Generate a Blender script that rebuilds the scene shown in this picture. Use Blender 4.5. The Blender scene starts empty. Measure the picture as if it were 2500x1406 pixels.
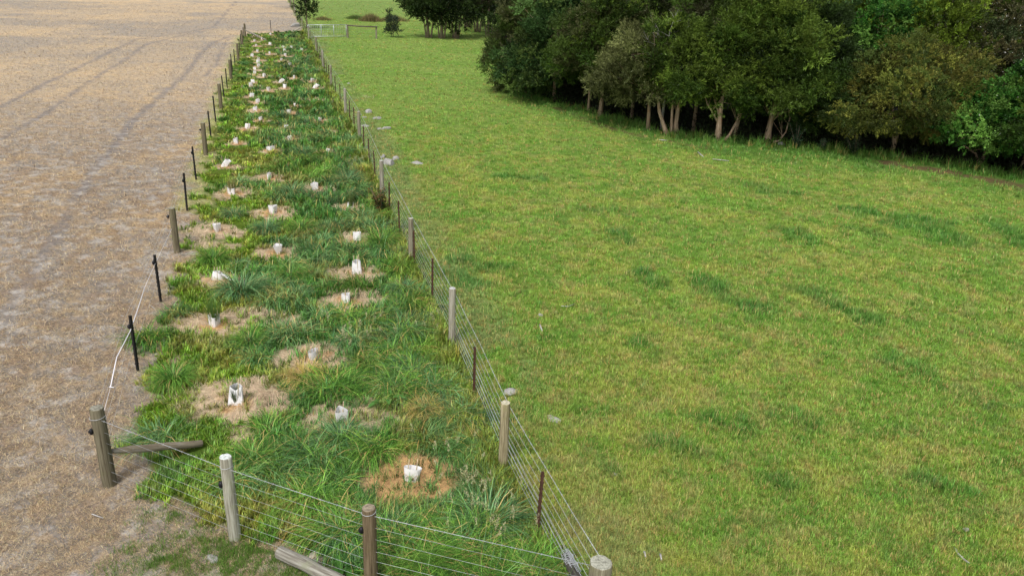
import bpy, math, random
import numpy as np
from mathutils import Matrix, Vector

# ------------------------------------------------------------------ camera, sky, sun, exposure
scene = bpy.context.scene
COL = scene.collection
CAM_H, PITCH, ROLL, FOC = 7.0, math.radians(22.1), math.radians(2.3), 1944.0
cam_rot = Matrix.Rotation(math.pi / 2 - PITCH, 3, 'X') @ Matrix.Rotation(ROLL, 3, 'Z')
cd = bpy.data.cameras.new('camera')
cd.sensor_fit = 'HORIZONTAL'; cd.sensor_width = 36.0; cd.lens = FOC / 2500 * 36
cd.clip_start = 0.1; cd.clip_end = 3000
cam = bpy.data.objects.new('camera', cd); COL.objects.link(cam)
cam.matrix_world = Matrix.Translation((0, 0, CAM_H)) @ cam_rot.to_4x4()
scene.camera = cam

SUN_EL, SUN_AZ = math.radians(54), math.radians(200)      # high thin cloud, light mostly from above
w = bpy.data.worlds.new('World'); scene.world = w; w.use_nodes = True
nt = w.node_tree; nt.nodes.clear()
sky = nt.nodes.new('ShaderNodeTexSky'); sky.sky_type = 'NISHITA'; sky.sun_disc = False
sky.sun_elevation = SUN_EL; sky.sun_rotation = SUN_AZ; sky.dust_density = 4.0
hs = nt.nodes.new('ShaderNodeHueSaturation'); hs.inputs['Saturation'].default_value = 0.30
bg = nt.nodes.new('ShaderNodeBackground'); bg.inputs['Strength'].default_value = 0.11
wo = nt.nodes.new('ShaderNodeOutputWorld')
nt.links.new(sky.outputs[0], hs.inputs['Color']); nt.links.new(hs.outputs[0], bg.inputs[0]); nt.links.new(bg.outputs[0], wo.inputs[0])
sl = bpy.data.lights.new('sun', 'SUN'); sl.energy = 1.5; sl.angle = math.radians(13); sl.color = (1, 0.96, 0.9)
so = bpy.data.objects.new('sun', sl); COL.objects.link(so)
sd = Vector((math.sin(SUN_AZ) * math.cos(SUN_EL), math.cos(SUN_AZ) * math.cos(SUN_EL), math.sin(SUN_EL)))
so.rotation_euler = sd.to_track_quat('Z', 'Y').to_euler(); so.location = (0, 0, 40)
scene.view_settings.view_transform = 'Standard'; scene.view_settings.look = 'None'
scene.view_settings.exposure = 0.55; scene.view_settings.gamma = 1
scene.cycles.max_bounces = 6; scene.cycles.diffuse_bounces = 3; scene.cycles.transmission_bounces = 3
scene.cycles.use_adaptive_sampling = True

# ------------------------------------------------------------------ helpers
rng = np.random.default_rng(11)
random.seed(5)
R3 = np.array(cam_rot)
def un(px, py, z=0.0):                    # where a sight line of the survey photo meets the height z
    d = R3 @ np.array([(px - 1250) / FOC, -(py - 703) / FOC, -1.0])
    t = (z - CAM_H) / d[2]
    return np.array([d[0] * t, d[1] * t, z])
def S(r, g, b):
    c = np.array([r, g, b]) / 255.0
    return np.where(c <= 0.04045, c / 12.92, ((c + 0.055) / 1.055) ** 2.4)
_perm = np.random.default_rng(3).permutation(256)
_val = np.random.default_rng(4).random(256)
def vnoise(x, y, s=0):
    x = np.asarray(x, float) + 37.7 * s; y = np.asarray(y, float) - 19.3 * s
    xi = np.floor(x).astype(int); yi = np.floor(y).astype(int); fx = x - xi; fy = y - yi
    fx = fx * fx * (3 - 2 * fx); fy = fy * fy * (3 - 2 * fy)
    h = lambda a, b: _val[(_perm[(_perm[a & 255] + b) & 255])]
    return (h(xi, yi) * (1 - fx) + h(xi + 1, yi) * fx) * (1 - fy) + (h(xi, yi + 1) * (1 - fx) + h(xi + 1, yi + 1) * fx) * fy
def fbm(x, y, s=0, o=4):
    t = 0; a = 1; n = 0
    for k in range(o):
        t = t + a * vnoise(x, y, s + k * 5); n += a; a *= .55; x = np.asarray(x) * 2.03 + .7; y = np.asarray(y) * 2.03 - .4
    return t / n
def ss(a, b, x):
    t = np.clip((x - a) / (b - a), 0, 1); return t * t * (3 - 2 * t)
def mix(a, b, t):
    t = np.asarray(t)[..., None]; return a * (1 - t) + b * t

def gz(x, y):                             # the lie of the land: nearly flat
    x = np.asarray(x, float); y = np.asarray(y, float)
    return 0.10 * (fbm(x / 4, y / 4, 2, 2) - .5) + 0.03 * (vnoise(x / .6, y / .6, 9) - .5)

def tag(o, label=None, cat=None, group=None, kind=None):
    if label: o['label'] = label
    if cat: o['category'] = cat
    if group: o['group'] = group
    if kind: o['kind'] = kind
    return o
def empty(name, loc, rz=0.0):
    o = bpy.data.objects.new(name, None); o.empty_display_size = .2
    o.location = loc; o.rotation_euler = (0, 0, rz); COL.objects.link(o); return o
def link(name, me, parent=None, loc=(0, 0, 0), rot=(0, 0, 0), scale=(1, 1, 1)):
    o = bpy.data.objects.new(name, me); COL.objects.link(o)
    if parent is not None: o.parent = parent
    o.location = loc; o.rotation_euler = rot; o.scale = scale; return o
def kids(o): return [c for c in bpy.data.objects if c.parent == o]
def copy_tree(o, parent=None):
    c = o.copy(); COL.objects.link(c); c.parent = parent
    for ch in list(o.children): copy_tree(ch, c)
    return c

def bulk(name, V, nper, mat, col=None, smooth=False, quads=None, tris=None):
    """one mesh from arrays; quads/tris are (n,k) index arrays"""
    me = bpy.data.meshes.new(name); V = np.ascontiguousarray(V, np.float32)
    me.vertices.add(len(V)); me.vertices.foreach_set('co', V.ravel())
    L = []; st = []; off = 0
    if quads is not None and len(quads):
        L.append(np.asarray(quads).ravel()); st.append(off + np.arange(len(quads)) * 4); off += len(quads) * 4
    if tris is not None and len(tris):
        L.append(np.asarray(tris).ravel()); st.append(off + np.arange(len(tris)) * 3); off += len(tris) * 3
    L = np.concatenate(L).astype(np.int32); st = np.concatenate(st).astype(np.int32)
    me.loops.add(len(L)); me.loops.foreach_set('vertex_index', L)
    me.polygons.add(len(st)); me.polygons.foreach_set('loop_start', st)
    if smooth: me.polygons.foreach_set('use_smooth', np.ones(len(st), bool))
    if col is not None:
        a = me.attributes.new('Col', 'FLOAT_COLOR', 'POINT')
        c = np.ones((len(V), 4), np.float32); c[:, :3] = col; a.data.foreach_set('color', c.ravel())
    me.update(calc_edges=True)
    if mat: me.materials.append(mat)
    return me

class MB:                                 # small mesh builder: tubes, boxes, lathes joined into one mesh
    def __init__(s): s.v = []; s.f = []; s.m = []; s.sm = []
    def add(s, v, f, m=0, sm=True):
        b = len(s.v); s.v += [tuple(map(float, p)) for p in v]; s.f += [tuple(b + i for i in q) for q in f]; s.m += [m] * len(f); s.sm += [sm] * len(f)
    def tube(s, pts, rad, n=8, cap=True, m=0, capm=None, jit=0):
        pts = [Vector(p) for p in pts]; k = len(pts)
        if not hasattr(rad, '__len__'): rad = [rad] * k
        V = []; up = Vector((0.31, 0.17, 0.93))
        t0 = (pts[1] - pts[0]).normalized()
        if abs(t0.dot(up)) > .9: up = Vector((1, .1, 0))
        a = t0.cross(up).normalized()
        for i in range(k):
            t = (pts[min(i + 1, k - 1)] - pts[max(i - 1, 0)]).normalized()
            a = (a - t * a.dot(t)).normalized(); b = t.cross(a)
            for j in range(n):
                q = 2 * math.pi * j / n; r = rad[i] * (1 + (random.random() - .5) * jit)
                V.append(pts[i] + (a * math.cos(q) + b * math.sin(q)) * r)
        F = [(i * n + j, i * n + (j + 1) % n, (i + 1) * n + (j + 1) % n, (i + 1) * n + j) for i in range(k - 1) for j in range(n)]
        s.add(V, F, m)
        if cap:
            b = len(s.v) - len(V)
            s.f.append(tuple(b + j for j in range(n))[::-1]); s.f.append(tuple(b + (k - 1) * n + j for j in range(n)))
            s.m += [m, m if capm is None else capm]; s.sm += [False, False]
    def box(s, c, d, rz=0, m=0):
        x, y, z = [q / 2 for q in d]; ca, sa = math.cos(rz), math.sin(rz)
        V = [(c[0] + ca * i * x - sa * j * y, c[1] + sa * i * x + ca * j * y, c[2] + k * z) for i in (-1, 1) for j in (-1, 1) for k in (-1, 1)]
        s.add(V, [(0, 1, 3, 2), (4, 6, 7, 5), (0, 4, 5, 1), (2, 3, 7, 6), (0, 2, 6, 4), (1, 5, 7, 3)], m, False)
    def mesh(s, name, *mats):
        me = bpy.data.meshes.new(name); me.from_pydata(s.v, [], s.f)
        for q in mats: me.materials.append(q)
        me.polygons.foreach_set('material_index', np.array(s.m, np.int32)); me.polygons.foreach_set('use_smooth', np.array(s.sm, bool)); me.update(); return me

# ------------------------------------------------------------------ materials
def nodes(name):
    m = bpy.data.materials.new(name); m.use_nodes = True; t = m.node_tree; t.nodes.clear()
    o = t.nodes.new('ShaderNodeOutputMaterial'); return m, t, o
def N(t, kind, **kw):
    n = t.nodes.new(kind)
    for k, v in kw.items():
        if k in n.inputs: n.inputs[k].default_value = v
        else: setattr(n, k, v)
    return n
def ramp(t, fac, stops):
    r = t.nodes.new('ShaderNodeValToRGB'); e = r.color_ramp.elements
    while len(e) < len(stops): e.new(.5)
    for q, (p, c) in zip(e, stops): q.position = p; q.color = (*c, 1) if len(c) == 3 else c
    t.links.new(fac, r.inputs[0]); return r.outputs[0]
def mul(t, a, b, f=1.0, mode='MULTIPLY'):
    n = t.nodes.new('ShaderNodeMix'); n.data_type = 'RGBA'; n.blend_type = mode; n.inputs[0].default_value = f
    for s_, i in ((a, 6), (b, 7)):
        if hasattr(s_, 'is_linked') or hasattr(s_, 'links'): t.links.new(s_, n.inputs[i])
        else: n.inputs[i].default_value = (*s_, 1)
    return n.outputs[2]

def leaf_mat(name, trans=.28, tint=True, gloss=.0):
    m, t, o = nodes(name)
    a = N(t, 'ShaderNodeAttribute', attribute_name='Col'); c = a.outputs['Color']
    if tint:
        oi = N(t, 'ShaderNodeObjectInfo'); c = mul(t, c, oi.outputs['Color'])
    d = N(t, 'ShaderNodeBsdfDiffuse'); tr = N(t, 'ShaderNodeBsdfTranslucent'); mx = N(t, 'ShaderNodeMixShader', Fac=trans)
    t.links.new(c, d.inputs[0]); t.links.new(c, tr.inputs[0]); t.links.new(d.outputs[0], mx.inputs[1]); t.links.new(tr.outputs[0], mx.inputs[2])
    last = mx.outputs[0]
    if gloss:
        g = N(t, 'ShaderNodeBsdfGlossy', Roughness=.45); g.inputs[0].default_value = (.8, .9, .85, 1)
        m2 = N(t, 'ShaderNodeMixShader', Fac=gloss); t.links.new(last, m2.inputs[1]); t.links.new(g.outputs[0], m2.inputs[2]); last = m2.outputs[0]
    t.links.new(last, o.inputs[0]); return m
M_GRASS = leaf_mat('grass_blade', .36, True, .02)
M_STRAW = leaf_mat('straw_blade', .15, False)
M_LONG = leaf_mat('long_blade', .20, True, .03)
M_LEAF = leaf_mat('leaf', .30, True, .01)

def ground_mat(name, fine, amp, bump):
    m, t, o = nodes(name)
    a = N(t, 'ShaderNodeAttribute', attribute_name='Col')
    g = N(t, 'ShaderNodeNewGeometry')
    n1 = N(t, 'ShaderNodeTexNoise', Scale=fine, Detail=6.0, Roughness=.72); t.links.new(g.outputs['Position'], n1.inputs['Vector'])
    n2 = N(t, 'ShaderNodeTexNoise', Scale=fine * .22, Detail=4.0, Roughness=.6); t.links.new(g.outputs['Position'], n2.inputs['Vector'])
    r1 = ramp(t, n1.outputs[0], [(.3, (1 - amp,) * 3), (.7, (1 + amp, 1 + amp * .95, 1 + amp * .85))])
    r2 = ramp(t, n2.outputs[0], [(.3, (1 - amp * .5,) * 3), (.7, (1 + amp * .5,) * 3)])
    c = mul(t, mul(t, a.outputs['Color'], r1), r2)
    p = N(t, 'ShaderNodeBsdfPrincipled', Roughness=.95); p.inputs['Specular IOR Level'].default_value = .12
    b = N(t, 'ShaderNodeBump', Strength=bump, Distance=.04); t.links.new(n1.outputs[0], b.inputs['Height']); t.links.new(b.outputs[0], p.inputs['Normal'])
    t.links.new(c, p.inputs['Base Color']); t.links.new(p.outputs[0], o.inputs[0]); return m

def wood_mat(name, stops, lichen, end=False):
    m, t, o = nodes(name)
    tc = N(t, 'ShaderNodeTexCoord'); oi = N(t, 'ShaderNodeObjectInfo')
    ad = N(t, 'ShaderNodeVectorMath', operation='ADD'); t.links.new(tc.outputs['Object'], ad.inputs[0]); 
    sc = N(t, 'ShaderNodeVectorMath', operation='SCALE', Scale=40.0)
    cb = N(t, 'ShaderNodeCombineXYZ')
    for i in range(3): t.links.new(oi.outputs['Random'], cb.inputs[i])
    t.links.new(cb.outputs[0], sc.inputs[0]); t.links.new(sc.outputs[0], ad.inputs[1])
    mp = N(t, 'ShaderNodeMapping'); mp.inputs['Scale'].default_value = (45, 45, 2.2) if not end else (30, 30, 30); t.links.new(ad.outputs[0], mp.inputs[0])
    n = N(t, 'ShaderNodeTexNoise', Scale=1.0, Detail=5.0, Roughness=.65); t.links.new(mp.outputs[0], n.inputs['Vector'])
    c = ramp(t, n.outputs[0], stops)
    n2 = N(t, 'ShaderNodeTexNoise', Scale=5.0, Detail=6.0, Roughness=.7); t.links.new(ad.outputs[0], n2.inputs['Vector'])
    f = ramp(t, n2.outputs[0], [(.54, (0, 0, 0)), (.66, (.7, .7, .7))])
    mx = t.nodes.new('ShaderNodeMix'); mx.data_type = 'RGBA'; t.links.new(f, mx.inputs[0]); t.links.new(c, mx.inputs[6]); mx.inputs[7].default_value = (*lichen, 1)
    cc = mul(t, mx.outputs[2], oi.outputs['Color'])
    p = N(t, 'ShaderNodeBsdfPrincipled', Roughness=.9); p.inputs['Specular IOR Level'].default_value = .15
    b = N(t, 'ShaderNodeBump', Strength=.6, Distance=.01); t.links.new(n.outputs[0], b.inputs['Height']); t.links.new(b.outputs[0], p.inputs['Normal'])
    t.links.new(cc, p.inputs['Base Color']); t.links.new(p.outputs[0], o.inputs[0]); return m
M_WOOD = wood_mat('weathered_wood', [(.25, (.085, .075, .058)), (.42, (.18, .16, .125)), (.6, (.30, .28, .23)), (.8, (.42, .40, .35))], (.22, .22, .14))
M_END = wood_mat('end_grain', [(.3, (.16, .16, .15)), (.6, (.5, .5, .48))], (.62, .63, .62), True)
M_LOG = wood_mat('lichen_wood', [(.25, (.07, .055, .04)), (.5, (.20, .17, .12)), (.8, (.36, .32, .25))], (.26, .26, .24))
M_BARK = wood_mat('stringy_bark', [(.25, (.05, .04, .03)), (.45, (.2, .155, .115)), (.6, (.33, .27, .21)), (.8, (.45, .40, .34))], (.25, .13, .07))
M_STONE = None
def plain(name, c, rough=.6, metal=0.0, noise=0.0, nscale=12, spec=.3, c2=None, use_obj=False):
    m, t, o = nodes(name); p = N(t, 'ShaderNodeBsdfPrincipled', Roughness=rough, Metallic=metal); p.inputs['Specular IOR Level'].default_value = spec
    tc = N(t, 'ShaderNodeTexCoord'); n = N(t, 'ShaderNodeTexNoise', Scale=nscale, Detail=5.0, Roughness=.65); t.links.new(tc.outputs['Object'], n.inputs['Vector'])
    c2 = c2 or tuple(q * (1 - noise) for q in c)
    cc = ramp(t, n.outputs[0], [(.38, c2), (.62, c)])
    if use_obj:
        oi = N(t, 'ShaderNodeObjectInfo'); cc = mul(t, cc, oi.outputs['Color'])
    b = N(t, 'ShaderNodeBump', Strength=.3, Distance=.01); t.links.new(n.outputs[0], b.inputs['Height']); t.links.new(b.outputs[0], p.inputs['Normal'])
    t.links.new(cc, p.inputs['Base Color']); t.links.new(p.outputs[0], o.inputs[0]); return m
M_BLACK = plain('black_coated_steel', (.022, .021, .023), .55, 0, .4)
M_RUST = plain('rusty_steel', (.10, .048, .032), .8, 0, .5, 25)
M_WIRE = plain('galvanised_wire', (.62, .65, .68), .45, .3, .3, 3)
M_ROPE = plain('white_cord', (.85, .83, .88), .6)
M_PLASTIC_BLACK = plain('black_plastic', (.012, .012, .016), .4)
M_STAKE = plain('bamboo', (.55, .45, .28), .7, 0, .4)
M_STONE = plain('lichen_stone', (.46, .45, .43), .95, 0, .5, 9, .1, (.21, .20, .18))
M_PALESTONE = plain('pale_stone', (.50, .44, .36), .95, 0, .3, 9, .1)
M_DEADWOOD = plain('bleached_wood', (.52, .50, .48), .9, 0, .4, 20, .1)
M_GALV = plain('galvanised_tube', (.55, .6, .62), .4, .4, .2)
def guard_mat():
    m, t, o = nodes('white_corflute')
    tc = N(t, 'ShaderNodeTexCoord'); n = N(t, 'ShaderNodeTexNoise', Scale=9.0, Detail=5.0); t.links.new(tc.outputs['Object'], n.inputs['Vector'])
    c = ramp(t, n.outputs[0], [(.28, (.80, .80, .80)), (.5, (.90, .90, .91))])
    p = N(t, 'ShaderNodeBsdfPrincipled', Roughness=.5); p.inputs['Specular IOR Level'].default_value = .3
    tr = N(t, 'ShaderNodeBsdfTranslucent'); mx = N(t, 'ShaderNodeMixShader', Fac=.18)
    t.links.new(c, p.inputs['Base Color']); t.links.new(c, tr.inputs[0]); t.links.new(p.outputs[0], mx.inputs[1]); t.links.new(tr.outputs[0], mx.inputs[2]); t.links.new(mx.outputs[0], o.inputs[0]); return m
M_GUARD = guard_mat()

# ------------------------------------------------------------------ survey: fence lines, guards, tree line
P2 = lambda px, py: un(px, py)[:2]
L_WOOD = [P2(*p) for p in ((268, 1180), (433, 617), (503, 380), (540, 266), (564, 192), (582, 148), (592, 110), (599, 92))]
L_STEEL = [P2(*p) for p in ((337, 908), (393, 740), (457, 515), (479, 440), (515, 336), (527, 299), (547, 239), (555, 216), (568, 177), (574, 162))]
for a, b in ((5, 6),):
    for f in (.36, .68): L_STEEL.append(L_WOOD[a] * (1 - f) + L_WOOD[b] * f)
L_STEEL.append(L_WOOD[6] * .5 + L_WOOD[7] * .5)
R_CORNER = un(1468, 1372, 1.15)[:2]
R_WOOD = [R_CORNER] + [P2(*p) for p in ((1228, 1140), (1103, 842), (1004, 636), (933, 478), (878, 340), (844, 276), (809, 209), (789, 168))]
R_WOOD += [np.array(p) for p in ((-16.3, 65.5), (-19.4, 75.5), (-22.6, 85.5), (-28.3, 104.), (-34., 123.), (-40., 143.))]
R_STEEL = []
for i in range(len(R_WOOD) - 1):
    a, b = R_WOOD[i], R_WOOD[i + 1]
    n = [1, 1, 3, 2, 3, 2, 2, 3, 3, 3, 3, 5, 5, 5][i]
    if i == 0: fr = [.55]
    elif i == 1: fr = [.5]
    elif i == 2: fr = [.42, .9]
    elif i == 3: fr = [.34, .7]
    else: fr = [(k + 1) / (n + 1) for k in range(n)]
    R_STEEL += [a * (1 - f) + b * f for f in fr]
F_POST = [P2(573, 1310), un(900, 1238, 1.17)[:2]]
F_LINE = [L_WOOD[0]] + F_POST + [R_CORNER]
_ly = np.array([p[1] for p in L_WOOD]); _lx = np.array([p[0] for p in L_WOOD])
_ry = np.array([p[1] for p in R_WOOD]); _rx = np.array([p[0] for p in R_WOOD])
def xl(y): return np.where(y < _ly[0], _lx[0] + (_ly[0] - y) * .30, np.where(y > _ly[-1], _lx[-1] - (y - _ly[-1]) * .31, np.interp(y, _ly, _lx)))
def xr(y): return np.where(y < _ry[0], _rx[0] + (_ry[0] - y) * .30, np.where(y > _ry[-1], _rx[-1] - (y - _ry[-1]) * .31, np.interp(y, _ry, _rx)))
_fx = np.array([p[0] for p in F_LINE]); _fy = np.array([p[1] for p in F_LINE])
def yfront(x): return np.interp(x, _fx, _fy)
def yend(x): return 76.5 + (x + 25.5) * 2.2         # far end of the planted strip
EDGE = lambda y: np.interp(y, [8, 12, 20, 28, 40, 75], [.5, .32, .33, .26, .0, -.1])
T_LINE = [P2(*p) for p in ((1205, 150), (1225, 200), (1300, 235), (1400, 262), (1470, 283), (1620, 325), (1755, 345), (1872, 352), (1960, 360), (2200, 385), (2300, 405), (2500, 430))] + [np.array((26., 29.)), np.array((40., 24.))]
_tx = np.array([p[0] for p in T_LINE]); _ty = np.array([p[1] for p in T_LINE])
def treedepth(x, y):                                # >0 inside the grove
    return np.where(x < _tx[0] - 1, -5 - (_tx[0] - x), y - np.interp(x, _tx, _ty))

GUARDS = [  # px, py, kind, label
 (1004, 1172, 'cup', 'white open cup guard in the round orange straw patch nearest the front fence'),
 (834, 1024, 'tube', 'white guard half hidden behind green tussock in the widest pale dead patch'),
 (577, 984, 'notch', 'tall white guard with notched top and thin cane, inside the left front corner'),
 (767, 876, 'tube', 'greyish white guard behind the yellowing tussock in a brown dead patch'),
 (525, 797, 'box', 'white guard with a tall tuft of green rush growing out of it'),
 (846, 738, 'tube', 'white guard nearly buried in grass, beyond the blue green long grass'),
 (530, 684, 'flat', 'collapsed torn white guard flopped sideways beside the left edge'),
 (872, 668, 'notch', 'small pointed white guard with orange straw on its right, below the right tussock'),
 (681, 620, 'cone', 'white cone shaped guard with dark open top in the middle of the strip'),
 (872, 588, 'box', 'boxy white guard with two canes on a bright orange patch near right fence'),
 (531, 568, 'cup', 'open white guard with dark vent hole beside the second left wooden post'),
 (667, 525, 'cup', 'open white guard with dark vent hole in midstrip, just past the second post'),
 (855, 509, 'tube', 'white guard with short green reeds in it, near the brown flowered bush'),
 (567, 475, 'box', 'white guard with a loose tuft of tall straw coloured rush in it'),
 (770, 464, 'cup', 'low white guard right of the dark round tussock in midstrip'),
 (658, 438, 'box', 'upright white guard on a grey mound in midstrip near third left post'),
 (548, 409, 'lean', 'white guard leaning right, at the bare left edge before the third post'),
 (661, 370, 'wide', 'extra wide whitish guard with brown grass clump in front'),
 (800, 375, 'tube', 'small white guard half sunk in a reddish patch between long tussocks at right'),
] + [(px, py, k, None) for px, py, k in (
 (578, 352, 'box'), (710, 343, 'tube'), (604, 317, 'box'), (699, 317, 'cup'), (780, 298, 'tube'), (637, 297, 'box'), (707, 278, 'cup'), (624, 273, 'box'),
 (720, 261, 'tube'), (629, 254, 'box'), (614, 239, 'box'), (768, 217, 'lean'), (656, 223, 'box'), (696, 216, 'box'), (613, 212, 'box'), (618, 203, 'box'),
 (684, 203, 'lean'), (718, 193, 'box'), (761, 200, 'cup'), (645, 188, 'box'), (622, 182, 'box'), (623, 172, 'box'), (632, 163, 'box'), (630, 155, 'box'),
 (631, 148, 'box'), (708, 161, 'cup'), (687, 150, 'cup'), (697, 138, 'tube'), (616, 140, 'box'), (659, 134, 'box'), (736, 125, 'tube'), (694, 126, 'tube'),
 (691, 120, 'box'), (712, 120, 'box'), (629, 128, 'box'), (626, 115, 'tube'), (659, 112, 'box'), (621, 103, 'tube'), (640, 99, 'box'), (628, 92, 'tube'), (661, 87, 'tube'))]
G_XY = np.array([P2(g[0], g[1]) for g in GUARDS])
G_R = np.array([.72, .78, .82, .72, .6, .6, .58, .62, .6, .55, .62, .7, .4, .6, .55, .6, .5, .55, .5] + [.38 + .16 * ((i * 7) % 5) / 5 for i in range(len(GUARDS) - 19)])
def dead_mask(x, y):
    n = fbm(x / .35, y / .35, 21, 3); ang = vnoise(x / .9, y / .9, 23)
    m = np.zeros(np.shape(x))
    for (gx, gy), R in zip(G_XY, G_R):
        dx = x - gx; dy = y - gy
        near = (np.abs(dx) < 1.8) & (np.abs(dy) < 1.8)
        if not near.any(): continue
        d = np.hypot(dx[near] / 1.2, dy[near]) / R
        m[near] = np.maximum(m[near], ss(1.12, .78, d * 1.03 + (n[near] - .5) * (1.1 if R != .72 else .5) + (ang[near] - .5) * .3))
    return m
EXTRA_DEAD = [(700, 790, .5), (880, 740, .6), (540, 600, .5), (640, 770, .55), (610, 945, .4), (700, 955, .35), (640, 1005, .5), (920, 1020, .35), (480, 790, .35), (600, 1065, .35), (900, 240, .3), (765, 245, .5), (800, 325, .45)]
def extra_dead(x, y):
    n = fbm(x / .3, y / .3, 31, 3); m = np.zeros(np.shape(x))
    for px, py, R in EXTRA_DEAD:
        gx, gy = P2(px, py); d = np.hypot((x - gx) / 1.3, y - gy) / R
        m = np.maximum(m, .8 * ss(1.1, .6, d + (n - .5) * 1.3))
    return m

# ------------------------------------------------------------------ ground colour (what grows or lies there, with some shade painted in)
TRACKS = [([(0, 262), (110, 205), (230, 148), (330, 98), (440, 82), (520, 68), (545, 40), (580, 0)], .20),
          ([(0, 342), (110, 280), (210, 205), (300, 150), (360, 108), (450, 86), (530, 70)], .18),
          ([(0, 800), (110, 620), (230, 420), (330, 290), (380, 245), (440, 195), (478, 150), (488, 132), (520, 105), (560, 92)], .22),
          ([(500, 185), (528, 160), (540, 125), (560, 96)], .16)]
def seg_dist(x, y, pts):
    d = np.full(np.shape(x), 1e9)
    for a, b in zip(pts[:-1], pts[1:]):
        v = b - a; L = v @ v; t = np.clip(((x - a[0]) * v[0] + (y - a[1]) * v[1]) / L, 0, 1)
        d = np.minimum(d, np.hypot(x - a[0] - t * v[0], y - a[1] - t * v[1]))
    return d
def track_mask(x, y):
    m = np.zeros(np.shape(x)); n = fbm(x / .5, y / .5, 41, 3)
    for pts, wd in TRACKS:
        d = seg_dist(x, y, [P2(*p) for p in pts])
        m = np.maximum(m, ss(wd * 1.25, wd * .4, d + (n - .5) * .35) * ss(.25, .55, fbm(x / 2.5, y / 2.5, 43, 2)+.12))
    return m
def dry_color(x, y):
    straw = S(190, 163, 124); grey = S(138, 133, 129); brown = S(152, 126, 98)
    r = np.hypot(x, y)
    a = ss(.38, .64, fbm(x / 2.2, y / 4.0, 51, 4)); b = ss(.44, .57, fbm(x / .17, y / .17, 53, 4))
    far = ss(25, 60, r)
    c = mix(np.broadcast_to(straw, np.shape(x) + (3,)), grey, np.clip(a * .42 + b * .5, 0, .85))
    c = mix(c, brown, .5 * ss(.5, .7, fbm(x / .4, y / .5, 55, 4)) * (1 - far))
    band = ss(.48, .64, fbm(x / 16, y / 9, 57, 5)) * ss(45, 75, r)
    c = mix(c, S(158, 150, 138), band * .5)
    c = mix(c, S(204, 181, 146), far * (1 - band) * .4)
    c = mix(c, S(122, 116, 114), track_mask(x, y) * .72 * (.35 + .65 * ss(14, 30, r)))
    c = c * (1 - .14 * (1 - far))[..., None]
    pale = ss(.60, .72, fbm(x / .28, y / .28, 59, 3)) * (1 - far)
    c = mix(c, S(172, 168, 163), pale * .65)
    return c * .90 + c.mean(-1, keepdims=True) * .10
GREENS = [((1710, 690), (1850, 765), .45), ((1970, 712), (2110, 775), .4), ((1830, 455), (1905, 470), .6), ((2080, 510), (2120, 520), .55), ((2190, 545), (2320, 585), .6),
          ((1900, 560), (1975, 590), .5), ((2085, 560), (2150, 580), .45), ((2210, 535), (2300, 550), .5), ((1570, 845), (1600, 860), .28), ((1740, 1020), (1800, 1050), .3), ((1620, 1075), (1650, 1090), .28),
          ((1500, 560), (1520, 590), .35), ((1570, 670), (1620, 700), .35), ((2410, 1000), (2440, 1030), .25), ((1430, 515), (1500, 520), .4), ((1090, 640), (1220, 660), .4), ((1480, 1140), (1510, 1150), .2),
          ((1940, 1010), (1990, 1040), .25), ((2180, 880), (2240, 910), .35), ((2270, 1180), (2330, 1200), .22), ((1900, 1180), (1930, 1200), .2), ((1230, 430), (1330, 440), .5), ((2420, 545), (2500, 600), .5), ((1020, 640), (1150, 700), .4)]
_gr = [(P2(*a), P2(*b), q) for a, b, q in GREENS]
def lush_mask(x, y):
    n = fbm(x / .4, y / .4, 61, 4); m = np.zeros(np.shape(x))
    for a, b, q in _gr: m = np.maximum(m, ss(q * 1.7, q * .1, seg_dist(x, y, [a, b]) + (n - .5) * q * 3.0))
    return m
def edge_lush(x, y):
    td = treedepth(x, y); return ss(-5.5, -1.2, td + (fbm(x / 1.5, y / 1.5, 65, 3) - .5) * 4) * (td < 40)
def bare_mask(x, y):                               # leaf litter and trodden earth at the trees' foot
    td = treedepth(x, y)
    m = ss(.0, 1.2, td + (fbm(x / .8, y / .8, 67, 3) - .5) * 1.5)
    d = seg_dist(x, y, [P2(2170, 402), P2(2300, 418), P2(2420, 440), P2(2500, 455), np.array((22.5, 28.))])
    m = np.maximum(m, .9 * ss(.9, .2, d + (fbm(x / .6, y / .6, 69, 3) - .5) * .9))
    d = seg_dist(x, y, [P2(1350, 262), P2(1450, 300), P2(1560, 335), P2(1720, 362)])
    return np.maximum(m, .65 * ss(.5, .1, d + (fbm(x / .6, y / .6, 70, 3) - .5) * 1.0))
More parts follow.
